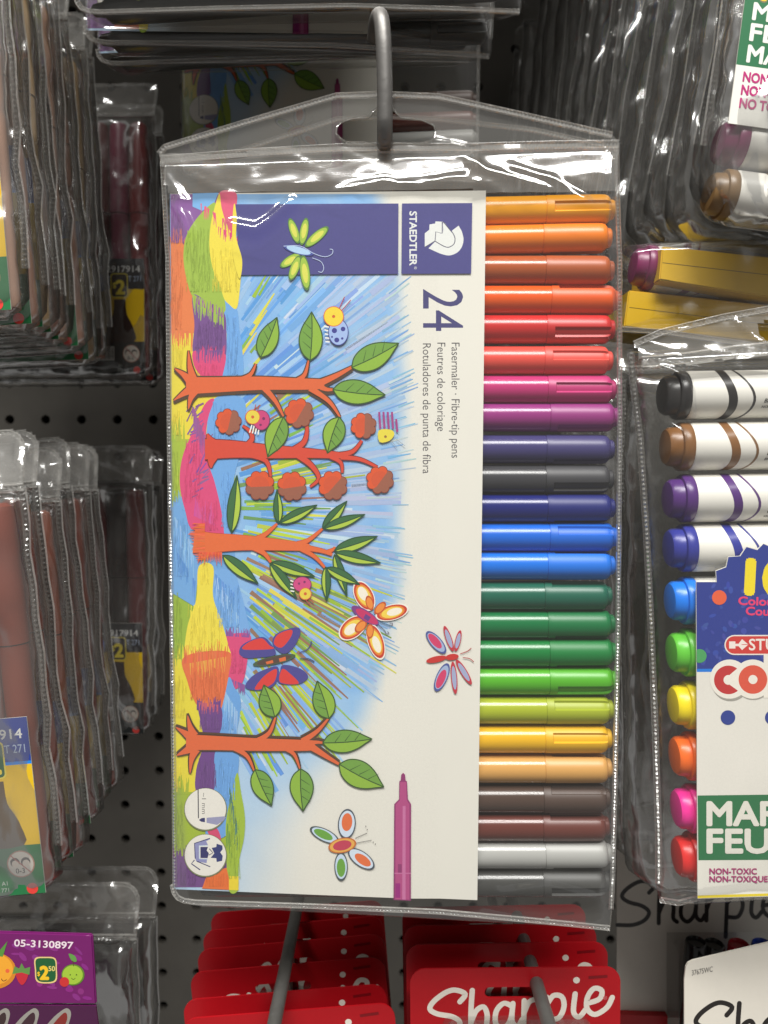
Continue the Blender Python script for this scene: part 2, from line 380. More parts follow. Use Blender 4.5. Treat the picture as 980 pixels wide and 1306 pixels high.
band(18, 305, 380, 500, 560, 20, 45, [GR[0], GR[1], GR[3], GR[4], GR[2]], base + 1)
band(30, 305, 380, 590, 660, 40, 90, GR, base + 1)
band(36, 305, 350, 668, 730, 45, 100, [GR[0], GR[1], GR[4], GR[2], (120, 160, 210)], base + 1)
band(64, 312, 420, 725, 800, 50, 115, [GR[0], GR[1], GR[4], GR[3], (128, 176, 226), (120, 150, 80)], base + 1)
band(54, 318, 395, 800, 900, 50, 120, [GR[0], GR[1], GR[5], (128, 176, 226), (150, 112, 92), (160, 195, 230)], base + 1)
band(18, 305, 350, 900, 970, 25, 50, [GR[0], GR[1], (128, 176, 226), (170, 195, 60)], base + 1)
a.k = base + 31
# the coloured hills down the left side
bands = [(247.6, 312, (134, 88, 152)), (312, 425, (222, 124, 72)), (425, 560, (226, 208, 66)), (560, 648, (164, 186, 62)), (648, 742, (112, 164, 216)), (742, 850, (150, 178, 62)), (850, 1010, (224, 208, 60)), (1010, 1092, (158, 180, 52)), (1092, 1131.5, (112, 70, 130))]
for y0, y1, c in bands: a.fill([(LE(y0) + .6, y0), (300, y0), (300, y1), (LE(y1) + .6, y1)], c, lay=a.k + 1)
a.k += 1
def fray(x0, x1, y0, y1, up, col, n, wd=(1.2, 2.6), d=6):
    b_ = a.k
    for i in range(n):
        t = rnd.random(); x = x0 + (x1 - x0) * t; y = y0 + (y1 - y0) * t; l = rnd.uniform(0.35, 1) * up
        a.line((x, y + (3 if up < 0 else -3)), (x + rnd.uniform(-2, 2), y + l), rnd.uniform(*wd), jit(col, d), lay=b_ + 1 + i % 12, w1=0.5)
    a.k += 12
fray(218, 240, 312, 312, -22, (222, 124, 72), 22); fray(218, 246, 425, 425, 24, (222, 124, 72), 26); fray(219, 236, 560, 560, -30, (164, 186, 62), 20)
fray(219, 235, 648, 648, -26, (112, 164, 216), 24); fray(220, 248, 742, 742, -22, (150, 178, 62), 24); fray(220, 236, 850, 850, -30, (224, 208, 60), 20)
fray(221, 240, 1010, 1010, -25, (158, 180, 52), 22); fray(221, 260, 1092, 1094, -16, (112, 70, 130), 34)
YE, PU, PK, BL, GN, ORG = (232, 214, 74), (116, 78, 138), (214, 74, 122), (112, 166, 222), (156, 184, 72), (222, 112, 66)
def S(pts, c, **k): a.fill(pts, c, smooth=True, **k)
S(A((262, 52), (330, 52), (333, 120), (330, 238), (305, 215), (262, 160)), (222, 92, 124))
a.fill(A((150, 55), (258, 52), (240, 96), (190, 128), (150, 110)), (122, 176, 226))
S(A((280, 500), (332, 530), (345, 620), (357, 700), (355, 824), (262, 826), (285, 740), (292, 640)), BL)
S(A((240, 92), (175, 150), (125, 230), (112, 320), (125, 410), (150, 482), (205, 506), (282, 550), (280, 480), (250, 400), (226, 300), (226, 210), (240, 140)), GN)
S(A((262, 56), (272, 120), (300, 200), (345, 262), (356, 335), (350, 420), (335, 532), (300, 515), (280, 490), (262, 430), (235, 370), (220, 280), (225, 190), (240, 120)), YE)
fray(275, 305, 290, 305, 12, PK, 14); fray(256, 300, 262, 292, 16, (222, 92, 124), 20)
S(A((150, 480), (205, 502), (280, 550), (291, 640), (285, 745), (230, 765), (154, 725), (158, 600)), PU)
fray(246, 285, 378, 398, 26, GN, 40, (1.4, 3)); fray(247, 284, 382, 402, -10, (156, 90, 150), 18, (.8, 1.6))
S(A((154, 712), (230, 735), (287, 725), (278, 800), (262, 826), (205, 826), (160, 780)), PK)
fray(248, 286, 455, 455, -16, PK, 34); fray(248, 286, 450, 450, 14, PU, 24, (.8, 1.8))
S(B((238, 95), (360, 92), (366, 200), (345, 330), (322, 440), (312, 652), (280, 655), (270, 560), (235, 430), (212, 360), (208, 240)), BL)
S(B((240, 95), (200, 118), (150, 230), (107, 340), (97, 450), (120, 560), (152, 640), (270, 662), (281, 650), (270, 560), (242, 440), (216, 360), (206, 250), (216, 170)), PK)
for i in range(34):
    t = rnd.random(); x = 235 + rnd.uniform(0, 28) * (1 - abs(t - .5)) + t * 10; y = 515 + t * 120
    if x < 262 - 10 * math.cos(t * 6): a.line((x, y), (x + rnd.uniform(6, 12), y - rnd.uniform(2, 16)), rnd.uniform(1, 2.4), jit((132, 84, 150), 14), lay=a.k + 1 + i % 12)
a.k += 12
fray(248, 275, 655, 668, -26, (206, 84, 150), 24); fray(246, 262, 520, 560, 30, (150, 84, 146), 26)
a.fill(B((62, 545), (100, 535), (140, 640), (162, 720), (176, 790), (160, 960), (62, 900)), (112, 164, 216), smooth=False)
fray(222, 247, 660, 700, 40, (146, 188, 226), 30, (.8, 1.8)); fray(222, 250, 700, 745, 26, (86, 142, 204), 30, (.8, 1.8))
S(Cc((228, 0), (316, -6), (350, 80), (380, 200), (384, 262), (290, 262), (262, 190), (232, 100)), (118, 168, 222))
fray(275, 305, 735, 790, 26, (160, 196, 230), 26, (.8, 1.8)); fray(270, 300, 730, 760, 26, (92, 146, 210), 20, (.8, 1.8))
S(Cc((286, 262), (388, 258), (382, 340), (362, 450), (322, 486), (296, 430), (298, 300)), PK)
fray(288, 318, 808, 810, -10, (136, 82, 150), 26); fray(293, 312, 868, 876, 12, (136, 82, 150), 20)
S(Cc((298, 440), (325, 480), (352, 540), (332, 700), (338, 915), (246, 915), (270, 800), (262, 600)), (106, 160, 218))
fray(285, 303, 880, 910, 44, (150, 190, 228), 22, (.8, 1.8))
S(Cc((176, -25), (236, -25), (236, 100), (270, 200), (298, 300), (300, 370), (120, 380), (112, 360), (130, 220), (166, 110)), YE)
S(Cc((117, 350), (300, 330), (302, 420), (270, 570), (250, 590), (172, 556), (128, 450)), ORG)
fray(236, 290, 843, 835, -22, ORG, 48, (1, 2.6), 14); fray(236, 290, 850, 840, 22, (226, 160, 70), 24, (.8, 1.6))
S(Cc((170, 540), (215, 560), (268, 560), (272, 640), (245, 720), (260, 800), (240, 915), (168, 915), (166, 820), (196, 700)), (108, 68, 132))
fray(252, 281, 902, 902, -14, (108, 68, 132), 30); fray(252, 282, 898, 902, 12, (190, 90, 110), 24, (.8, 1.6))
S(D((248, 85), (334, 85), (338, 190), (300, 330), (292, 440), (205, 440), (240, 250)), (106, 160, 218))
S(D((336, 180), (352, 260), (368, 360), (365, 450), (342, 560), (340, 668), (300, 664), (290, 480), (290, 380), (310, 280)), (158, 184, 58))
fray(292, 304, 1000, 1060, 30, (86, 130, 110), 24, (.8, 1.6)); fray(290, 296, 1050, 1080, 34, (110, 150, 60), 16, (.8, 1.6))
a.fill(D((190, 662), (205, 620), (240, 590), (292, 576), (302, 620), (302, 668)), (226, 112, 50)); a.fill(D((302, 610), (342, 612), (342, 670), (302, 668)), (230, 206, 50))
S(D((215, 412), (252, 412), (268, 462), (222, 442)), (206, 72, 110))
def hatch(x0, x1, y0, y1, col, n, d=0.07, lean=0.0):
    b_ = a.k
    for i in range(n):
        x = rnd.uniform(x0, x1); y = rnd.uniform(y0, y1); l = rnd.uniform(8, 26); q = rnd.choice((1 - d, 1 + d, 1 - d * .6)); c = tuple(min(255, v_ * q) for v_ in col)
        a.line((x, y), (x + lean * l + rnd.uniform(-1.5, 1.5), min(y1, y + l)), rnd.uniform(.5, 1.1), c, lay=b_ + 1 + i % 10, w1=.3)
    a.k += 10
for x0, x1, y0, y1, c, n in ((219, 236, 250, 310, (134, 88, 152), 40), (219, 233, 316, 420, (222, 124, 72), 60), (220, 242, 432, 470, (226, 208, 66), 26), (220, 232, 515, 555, (226, 208, 66), 22), (220, 228, 565, 640, (164, 186, 62), 34), (221, 240, 660, 735, (112, 164, 216), 70), (221, 232, 755, 840, (150, 178, 62), 44), (222, 238, 860, 915, (224, 208, 60), 30), (222, 232, 975, 1005, (224, 208, 60), 14), (223, 234, 1020, 1085, (158, 180, 52), 30), (224, 250, 1096, 1128, (112, 70, 130), 50),
    (238, 268, 290, 372, GN, 110), (270, 304, 315, 372, YE, 70), (250, 284, 408, 445, PU, 70), (252, 282, 462, 484, PK, 40), (290, 304, 400, 478, BL, 40), (272, 302, 512, 560, BL, 50), (282, 294, 600, 672, BL, 36), (236, 256, 560, 640, PK, 60), (256, 278, 635, 676, PK, 40), (256, 266, 700, 745, YE, 20), (240, 284, 770, 830, YE, 90), (244, 286, 850, 892, ORG, 90), (256, 280, 906, 930, PU, 34), (254, 276, 966, 1004, PU, 44), (284, 300, 905, 930, BL, 24), (280, 300, 962, 1020, BL, 50), (278, 306, 740, 800, BL, 60), (294, 312, 826, 858, PK, 40), (292, 306, 1020, 1120, (158, 184, 58), 60), (264, 290, 1112, 1130, (226, 112, 50), 24)): hatch(x0, x1, y0, y1, c, n)
# blue bars and the maker's square
KB = a.k
a.fill([(301, 261), (508.5, 260), (508, 349.6), (306, 351)], (74, 72, 132)); a.fill([(513, 260), (602.5, 259.4), (601, 349.2), (512.3, 349.6)], (74, 72, 132))
S(A((326, 98), (335, 160), (333, 240), (357, 330), (352, 400), (340, 400), (318, 300), (318, 150)), YE)
LGm = mk(500, 250); LG = lambda *p: [(500 + x / 8.167, 250 + y / 8.167) for x, y in p]; WH = (226, 228, 224)
a.fill(LG((343, 530), (343, 392), (390, 355), (392, 300), (450, 290), (455, 268), (530, 272), (530, 392), (457, 378), (450, 475)), WH)
a.fill(LG(*(cr([(457, 378), (530, 392), (536, 272), (610, 362), (640, 400), (657, 450), (640, 505), (590, 535), (535, 522), (450, 475)], 3))), WH)
a.fill(LG(*([(382, 548), (450, 478)] + cr([(535, 524), (590, 538), (645, 505), (658, 450), (640, 398), (625, 365)], 4, False) + [(695, 312)] + cr([(728, 370), (746, 450), (730, 530), (680, 592), (600, 622), (520, 608), (440, 575)], 4, False))), WH)
for ln in ([(345, 536), (450, 472), (458, 376), (524, 392), (524, 274)], cr([(450, 474), (535, 523), (590, 537), (645, 505), (658, 450), (640, 398), (608, 360), (536, 272)], 4, False)): a.stroke(LG(*ln), 1.1, (84, 84, 104))
a.text('STAEDTLER', 522.8, 270.2, 8.8, WH, 90, 68.5, bold=0.035); a.text('®', 528.5, 340.3, 3.2, WH, 90)
INK = (70, 68, 116); TG = (88, 86, 88)
kk = a.k; a.k = 2
a.text('24', 540, 369, 50, INK, 90, 53, bold=0.003)
a.text('Fasermaler · Fibre-tip pens', 576.2, 437, 10.2, TG, 90, 147); a.text('Feutres de coloriage', 558, 437, 10.2, TG, 90, 113); a.text('Rotuladores de punta de fibra', 539.5, 438, 10.2, TG, 90, 166)
a.k = KB
# trees
DK = (84, 62, 48)
def tree(brs, col, dk=DK, o=1.9, shadow=None):
    b_ = a.k; P_ = [(cr(p, 5, False), w0, w1) for p, w0, w1 in brs]
    if shadow:
        for p, w0, w1 in P_: a.stroke([(x, y + shadow) for x, y in p], w0 + o * 1.4, dk, lay=b_ + 1 + len(P_), w1=w1 + o * 1.2); b_ += 1
    for p, w0, w1 in P_: a.stroke(p, w0 + 2 * o, dk, lay=b_ + 1, w1=w1 + o * 1.3); b_ += 1
    for p, w0, w1 in P_: a.stroke(p, w0, col, lay=b_ + 20, w1=w1); b_ += 1
    a.k = b_ + 22
def leaf(b, t, wd, c1=(140, 178, 62), c2=(112, 156, 66), ol=(56, 84, 40), veins=3, ow=1.5):
    dx, dy = t[0] - b[0], t[1] - b[1]; l = math.hypot(dx, dy); ux, uy = dx / l, dy / l; nx, ny = -uy, ux
    prof = [(0, 0), (.12, .62), (.3, .96), (.5, 1), (.7, .74), (.87, .32), (1, 0)]
    side = lambda sg: [(b[0] + dx * p + nx * sg * q * wd / 2, b[1] + dy * p + ny * sg * q * wd / 2) for p, q in prof]
    l1, l2 = cr(side(1), 4, False), cr(side(-1), 4, False); mid = [(b[0] + dx * q + nx * wd * .05 * math.sin(math.pi * q), b[1] + dy * q + ny * wd * .05 * math.sin(math.pi * q)) for q in (0, .25, .5, .75, 1)]
    a.fill(l1 + mid[::-1][1:-1], c1); a.fill(l2 + mid[::-1][1:-1], c2, lay=a.k)
    a.stroke(l1 + l2[::-1][1:], ow, ol, closed=True); a.stroke(mid, ow * .9, ol)
    for i in range(veins):
        q = .25 + .2 * i; a.line((b[0] + dx * q, b[1] + dy * q), (b[0] + dx * (q + .14) - nx * wd * .36, b[1] + dy * (q + .14) - ny * wd * .36), ow * .7, ol, lay=a.k + 1, w1=.4)
    a.k += 1
OT = (218, 102, 58)
tree([([(238, 492), (275, 491), (330, 489), (385, 490), (414, 490)], 22, 12), ([(248, 487), (243, 468), (241, 447)], 12, .6), ([(246, 489), (235, 478), (223, 470)], 13, .6), ([(246, 496), (235, 502), (222, 511)], 13, .6), ([(250, 497), (244, 508), (241, 522)], 12, .6), ([(305, 486), (320, 478), (327, 464)], 8, 1.5), ([(378, 487), (389, 478), (394, 460)], 8, 1.5), ([(408, 489), (430, 479), (450, 468)], 9, 3), ([(410, 494), (418, 497), (428, 497)], 7, 2), ([(338, 495), (352, 512), (362, 531)], 8, 2), ([(396, 495), (420, 512), (434, 532)], 8, 2)], OT, shadow=2.8)
RT = (210, 72, 52); RD = (112, 40, 40)
tree([([(262, 573), (300, 573), (345, 576), (395, 578), (436, 581)], 26, 7), ([(272, 566), (268, 560), (265, 553)], 14, 1), ([(272, 582), (270, 590), (270, 597)], 14, 1), ([(312, 571), (322, 560), (319, 550), (310, 543)], 7, 2.5), ([(375, 574), (388, 564), (392, 550), (391, 538)], 8, 2.5), ([(430, 581), (450, 576), (462, 562)], 7, 3), ([(435, 583), (460, 586), (482, 596)], 6, 3), ([(422, 582), (435, 590), (437, 603)], 6, 2.5), ([(318, 579), (340, 588), (346, 608)], 8, 2.5), ([(380, 580), (398, 594), (407, 610), (396, 621)], 8, 2.5)], RT, RD, 1.2)
T3 = (222, 106, 56)
tree([([(248, 690), (270, 692), (310, 692), (360, 695), (395, 698)], 30, 8), ([(320, 690), (338, 682), (354, 668)], 8, 2.5), ([(380, 694), (395, 688), (412, 674)], 7, 2.5), ([(388, 698), (410, 702), (424, 707)], 7, 3.5), ([(418, 704), (426, 700), (427, 697)], 5, 1.5), ([(385, 700), (402, 710), (415, 724)], 6, 2.5), ([(325, 698), (338, 706), (346, 717)], 8, 2.5)], T3, (176, 66, 40), .7)
for i in range(40):
    y = 668 + i * 1.15; a.line((262, y + rnd.uniform(-1, 1)), (243 + abs(i - 14) * .35 + rnd.uniform(-3, 3), y + rnd.uniform(-2, 2)), 2.2, jit((222, 100, 54), 14), lay=a.k + 1 + i % 4, w1=.6)
for i in range(16): a.line((256 + i * 1.8, 704), (253 + i * 2, 714 + rnd.uniform(0, 8)), 2, jit((222, 92, 62), 12), lay=a.k + 1 + i % 4, w1=.5)
a.k += 5
tree([([(238, 946), (275, 947), (330, 949), (385, 950), (402, 950)], 20, 12), ([(248, 938), (243, 926), (240, 912)], 12, .6), ([(246, 941), (236, 934), (225, 927)], 13, .6), ([(246, 953), (236, 958), (226, 963)], 13, .6), ([(250, 955), (245, 968), (243, 986)], 12, .6), ([(328, 945), (344, 934), (352, 914)], 8, 2), ([(386, 945), (405, 932), (420, 915)], 8, 2), ([(396, 947), (405, 946), (414, 947)], 6, 2), ([(398, 952), (415, 963), (433, 974)], 9, 3), ([(300, 953), (316, 964), (325, 983)], 8, 1.5), ([(364, 953), (376, 962), (383, 980)], 7, 1.5)], OT, shadow=-2.8)
for b, t, wd in (((333, 456), (354, 405), 25), ((396, 460), (398, 398), 29), ((449, 469), (509, 438), 31), ((425, 497), (492, 504), 30), ((362, 532), (342, 583), 27), ((433, 532), (418, 578), 27), ((351, 914), (337, 873), 27), ((420, 916), (405, 868), 27), ((412, 947), (475, 942), 28), ((433, 974), (490, 1003), 33), ((326, 981), (347, 1027), 26), ((384, 980), (387, 1034), 29)): leaf(b, t, wd)
for b, t, wd in (((296, 679), (303, 606), 16), ((356, 667), (354, 624), 11), ((358, 667), (405, 644), 13), ((412, 674), (443, 639), 13), ((414, 674), (466, 656), 13), ((427, 702), (482, 684), 15), ((428, 705), (486, 718), 14), ((427, 707), (443, 760), 12), ((416, 723), (417, 766), 11), ((417, 724), (459, 745), 13), ((347, 717), (402, 735), 14), ((345, 719), (379, 763), 14), ((285, 708), (330, 744), 16)): leaf(b, t, wd, (172, 196, 70), (58, 104, 62), (40, 78, 48), 0)
def fruit(x, y, r, an):
    b_ = a.k; lobes = [(x + math.cos(an + k * .785) * r * .72, y + math.sin(an + k * .785) * r * .72) for k in range(8)]
    for p in lobes: a.fill(circ(p[0], p[1], r * .36 + .9), (128, 56, 40), lay=b_ + 1)
    b_ += 1
    for k, p in enumerate(lobes): a.fill(circ(p[0], p[1], r * .36), (150, 92, 72) if k < 4 else (216, 86, 46), lay=b_ + 1 + k)
    a.fill(circ(x, y, r * .7), (206, 84, 50), lay=b_ + 10)
    a.fill([(x + math.cos(an + q) * r * .7, y + math.sin(an + q) * r * .7) for q in [0.15 * j - .3 for j in range(20)]], (152, 92, 72), lay=b_ + 11); a.k = b_ + 12
for x, y, r, q in ((292, 538, 15, -.9), (382, 527, 17, -.6), (464, 543, 15, -1.1), (332, 619, 17, .4), (373, 620, 17, .3), (425, 619, 17, -.4), (485, 612, 16, -.5)): fruit(x, y, r, q)
def petal(c, t, wd, layers):
    dx, dy = t[0] - c[0], t[1] - c[1]; l = math.hypot(dx, dy); an = math.atan2(dy, dx)
    for sc_, col, off in layers: a.fill(circ(c[0] + dx * (.5 + off), c[1] + dy * (.5 + off), l / 2 * sc_, wd / 2 * sc_, 26, an), col)
Kp = lambda f_, *p: f_(*p)
def PT(mkf, c, t, wd, layers): (c_, t_) = mkf(c, t); petal(c_, t_, wd * K, layers)
GW = [(1, (86, 128, 62), 0), (.86, (158, 190, 70), 0), (.55, (214, 214, 90), .02)]
for c, t, wd in (((592, 265), (555, 160), 36), ((605, 272), (625, 158), 36), ((620, 278), (716, 196), 40), ((600, 308), (516, 362), 38), ((597, 315), (557, 418), 38), ((610, 312), (628, 460), 42)): PT(A, c, t, wd, GW)
PT(A, (530, 276), (655, 310), 34, [(1, (66, 76, 150), 0), (.8, (174, 206, 234), 0)]); a.stroke(cr(A((530, 276), (600, 276), (655, 306), (700, 320), (730, 310), (735, 292), (722, 288)), 5, False), .8, (190, 205, 232)); a.stroke(cr(A((650, 325), (685, 340), (697, 365), (690, 384), (674, 382)), 5, False), .8, (190, 205, 232))
# little crawling insects
def bug(hx, hy, hr, bx, by, bw, bh, hc, bc, spots, sc2, ol, legs, ants):
    for p, q in legs: a.line(p, q, 1.6, (240, 238, 230), lay=a.k + 1)
    a.k += 1; S(circ(bx, by, bw + 1, bh + 1), ol); S(circ(bx, by, bw, bh), bc)
    for x, y, r in spots: a.fill(circ(x, y, r, n=12), sc2, lay=a.k + 1)
    a.k += 1; a.fill(circ(hx, hy, hr + 1), (214, 96, 60)); a.fill(circ(hx, hy, hr), hc); a.fill(circ(hx, hy, 2), (206, 96, 50))
    for p, q in ants: a.line(p, q, 1.1, (176, 66, 72), lay=a.k + 1)
    a.k += 1
bug(426, 404, 12, 432, 424, 12, 16, (236, 208, 60), (160, 184, 228), [(427, 422, 3.4), (438, 420, 3), (430, 434, 3.2), (437, 432, 1.6), (424, 430, 1.3), (434, 412, 1.4)], (60, 62, 140), (56, 60, 140), [((414 + i * .4, 416 + i * 5), (421, 418 + i * 4.6)) for i in range(5)], [((433, 394), (440, 379)), ((436, 397), (448, 383))])
bug(323, 532, 8.5, 334, 536, 10, 12, (226, 204, 72), (200, 66, 120), [(337, 534, 2), (333, 542, 1.6)], (120, 40, 90), (120, 40, 90), [((322 + i * 3.2, 542), (319 + i * 3.6, 552 + i * .8)) for i in range(4)], [((325, 524), (327, 516)), ((329, 525), (331, 517))])
bug(390, 757, 7, 386, 745, 11, 9, (226, 204, 72), (206, 74, 130), [(382, 744, 1.6), (389, 742, 1.6)], (130, 50, 100), (120, 40, 90), [((376, 742 + i * 4), (371, 740 + i * 4.4)) for i in range(4)], [((394, 763), (401, 769)), ((390, 764), (396, 771))])
for i in range(5): a.line((484 + i * 5.4, 525.5 + (i == 4) * 9), (485.5 + i * 5.4, 547 + (i == 4) * 4), 2.6, (160, 66, 130))
a.fill(cr(F_((272, 226), (320, 222), (338, 240), (318, 268), (276, 274)), 3), (226, 210, 70)); a.fill(circ(492, 557, 1.8, n=10), (150, 110, 60)); a.stroke(F_((325, 270), (350, 300)), .6, (150, 150, 155)); a.stroke(F_((345, 262), (382, 290)), .6, (150, 150, 155))
a.k = KB
# butterflies
BP, BR = (74, 70, 142), (214, 60, 56)
for o_, i_ in ((((345, 335), (362, 298), (440, 268), (480, 300), (495, 342), (420, 354), (370, 355)), ((362, 320), (385, 290), (438, 274), (470, 302), (484, 318))), (((485, 300), (500, 255), (580, 228), (600, 250), (572, 310), (530, 338)), ((490, 296), (506, 258), (562, 238), (560, 268), (522, 312))), (((372, 480), (390, 440), (440, 408), (506, 393), (497, 462), (440, 490)), ((410, 482), (450, 430), (500, 402), (490, 456), (440, 484))), (((508, 458), (515, 410), (530, 384), (600, 400), (632, 435), (590, 464)), ((515, 456), (524, 402), (556, 420), (592, 462)))):
    S(Cc(*o_), BP); S(Cc(*i_), BR)
PT(Cc, (402, 384), (580, 345), 36, [(1, (70, 92, 66), 0), (.8, (84, 66, 58), 0)]); a.fill(Cc((455, 372), (485, 364), (487, 376), (460, 382)), (218, 106, 56)); a.fill(Cc((510, 358), (538, 350), (540, 366), (514, 372)), (218, 106, 56))
a.stroke(cr(Cc((595, 333), (625, 322), (640, 305), (646, 286)), 4, False), 1, (76, 72, 130), w1=1.8); a.stroke(cr(Cc((596, 359), (630, 358), (658, 371)), 4, False), 1, (76, 86, 110), w1=1.8)
OB = [(1.1, (238, 232, 222), 0), (1, (196, 58, 40), 0), (.84, (226, 130, 50), 0), (.7, (238, 206, 80), 0), (.5, (240, 232, 214), .08)]; OS = [(1, (190, 86, 40), 0), (.75, (232, 140, 60), 0)]
for c, t, wd in (((240, 152), (183, 42), 72), ((265, 182), (390, 150), 60), ((212, 192), (116, 268), 76), ((238, 220), (282, 356), 62)): PT(G, c, t, wd, OB)
for c, t, wd in (((243, 158), (226, 96), 32), ((256, 172), (300, 124), 34), ((220, 200), (176, 248), 38), ((238, 212), (234, 276), 32)): PT(G, c, t, wd, OS)
PT(G, (160, 142), (272, 215), 44, [(1, (120, 60, 130), 0), (.8, (196, 50, 100), .06)]); a.fill(G((218, 172), (240, 186), (228, 204), (208, 190)), (104, 62, 130))
for q in (((275, 205), (305, 216), (325, 222), (330, 212), (318, 211)), ((272, 218), (296, 240), (305, 256), (315, 252), (308, 246))): a.stroke(cr(G(*q), 4, False), .8, (90, 70, 90))
LB = [(1, (74, 86, 150), 0), (.84, (160, 178, 210), 0), (.66, (206, 62, 104), .06)]; LR = [(1, (190, 52, 66), 0), (.72, (160, 168, 200), 0)]
for c, t, wd, ly in (((550, 335), (472, 246), 48, LB), ((582, 328), (545, 222), 26, LR), ((592, 328), (612, 240), 24, LR), ((560, 378), (510, 494), 48, LB), ((580, 370), (592, 506), 26, LR), ((595, 362), (658, 466), 28, LR)): PT(G, c, t, wd, ly)
PT(G, (470, 370), (555, 352), 26, [(1, (196, 48, 44), 0)]); PT(G, (550, 355), (605, 348), 26, [(1, (196, 48, 44), 0)]); a.stroke(cr(G((612, 338), (640, 328), (658, 314)), 4, False), 1, (170, 50, 50)); a.stroke(cr(G((622, 354), (650, 358), (668, 372)), 4, False), 1, (170, 50, 50))
GWg = [(1, (70, 80, 84), 0), (.86, (196, 214, 232), 0), (.64, (104, 160, 62), .04)]; OWg = [(1, (70, 80, 92), 0), (.88, (206, 220, 234), 0), (.6, (222, 110, 62), .06)]
for c, t, wd, ly in (((760, 468), (640, 410), 52, GWg), ((788, 455), (798, 330), 74, OWg), ((800, 500), (906, 576), 62, OWg), ((768, 510), (770, 630), 56, GWg)): PT(D, c, t, wd, ly)
PT(D, (716, 494), (832, 470), 62, [(1, (196, 110, 50), 0), (.88, (226, 170, 80), 0), (.66, (190, 60, 84), 0)]); a.stroke(D((828, 452), (878, 430)), .7, (100, 96, 96)); a.stroke(D((832, 472), (896, 460)), .7, (100, 96, 96))
for x, y in ((872, 402), (878, 416), (903, 468), (912, 476)): a.fill(circ(*D((x, y))[0], .7, n=8), (100, 96, 96), lay=a.k + 1)
a.k += 1
a.k = KB
# the drawn pen
PM, PD, PL = (176, 74, 128), (142, 52, 108), (196, 112, 158)
a.fill(H((337, 310), (357, 290), (358, 215), (364, 212), (366, 188), (374, 180), (382, 188), (384, 212), (390, 216), (394, 290), (407, 310), (406, 712), (334, 709)), PD)
a.fill(H((343, 312), (360, 294), (361, 218), (387, 218), (389, 294), (400, 312), (400, 708), (341, 706)), PM); a.fill(H((372, 318), (384, 318), (384, 708), (370, 707)), PL)
a.fill(H((352, 560), (368, 560), (368, 600), (352, 600)), PD); a.fill(H((338, 596), (406, 596), (406, 600), (338, 600)), PL); a.fill(H((366, 196), (382, 196), (382, 212), (365, 212)), PD); a.fill(H((342, 640), (362, 640), (362, 700), (342, 700)), (150, 30, 120))
# round badges
for cyy in (1031.2, 1090): a.fill(circ(262.8, cyy + .6, 27.4, n=40), (120, 124, 90)); a.fill(circ(262.6, cyy, 26.3, n=40), (228, 224, 214))
I = lambda *p: [(220 + x * 100 / 871, 990 + y * 100 / 871) for x, y in p]; NV = (44, 46, 100)
a.line(*I((290, 140), (294, 462)), 1.3, (60, 60, 70)); a.text('~1 mm', 258.2, 1010.5, 5.2, (100, 98, 98), 90, 27)
a.fill(I((298, 480), (330, 460), (366, 456), (366, 506), (325, 500)), NV); a.fill(I((384, 456), (580, 440), (600, 452), (574, 486), (500, 536), (384, 512)), (150, 150, 182))
a.fill(I((246, 738), (420, 684), (424, 694), (380, 716), (400, 760), (300, 764), (300, 908), (390, 912), (384, 960), (270, 940), (262, 920), (256, 800)), (140, 142, 186)); a.stroke(I((422, 684), (250, 740), (258, 910)), 1.2, NV); a.stroke(I((275, 938), (425, 1000)), 1.2, NV); a.stroke(I((250, 925), (216, 966), (312, 1034)), 1.4, NV)
a.fill(I((316, 780), (400, 780), (385, 820), (410, 850), (395, 905), (316, 902)), NV); a.fill(I((440, 790), (492, 780), (496, 744), (560, 764), (562, 806), (536, 840), (564, 880), (556, 934), (496, 948), (492, 905), (430, 900), (470, 850)), (44, 54, 112))
a.stroke(I((306, 768), (400, 768)), .8, (190, 214, 232)); a.stroke(I((306, 768), (306, 914), (400, 914)), .8, (190, 214, 232)); a.stroke(I((415, 800), (455, 845), (410, 870)), 1.1, (60, 60, 90))
art = a.build('printed_artwork', body, None); art.matrix_world = P.M
# pens
PENY = [270, 306, 345, 383, 420, 460, 497, 532, 573, 611, 648, 685, 721, 760, 796, 832, 868, 905, 942, 980, 1018, 1054, 1089, 1125]
PENX = [784, 780, 783, 790, 784, 781, 785, 788, 783, 782, 784, 787, 784, 780, 784, 786, 786, 782, 780, 780, 778, 777, 780, 777]
PENC = [((255, 172, 28), 'amber yellow'), ((246, 130, 30), 'warm orange'), ((178, 88, 44), 'burnt sienna brown'), ((236, 92, 26), 'bright red-orange'), ((200, 42, 42), 'crimson red'), ((232, 82, 70), 'coral red'), ((192, 52, 116), 'raspberry pink'), ((150, 52, 126), 'purple magenta'), ((66, 60, 112), 'dusky blue-violet'), ((62, 62, 66), 'slate black'), ((22, 32, 112), 'dark navy blue'), ((14, 104, 214), 'azure blue with its cap slot showing'), ((14, 116, 226), 'bright sky blue'), ((22, 96, 76), 'dark teal green'), ((6, 112, 60), 'emerald green'), ((8, 122, 54), 'leaf green with a slotted cap'), ((84, 172, 36), 'bright grass green'), ((166, 178, 44), 'lime yellow-green'), ((232, 178, 30), 'golden yellow'), ((214, 160, 88), 'tan beige'), ((78, 60, 52), 'dark grey-brown'), ((102, 50, 42), 'reddish brown'), ((172, 172, 168), 'pale grey'), ((66, 66, 64), 'dark grey')]
PR = 0.00455
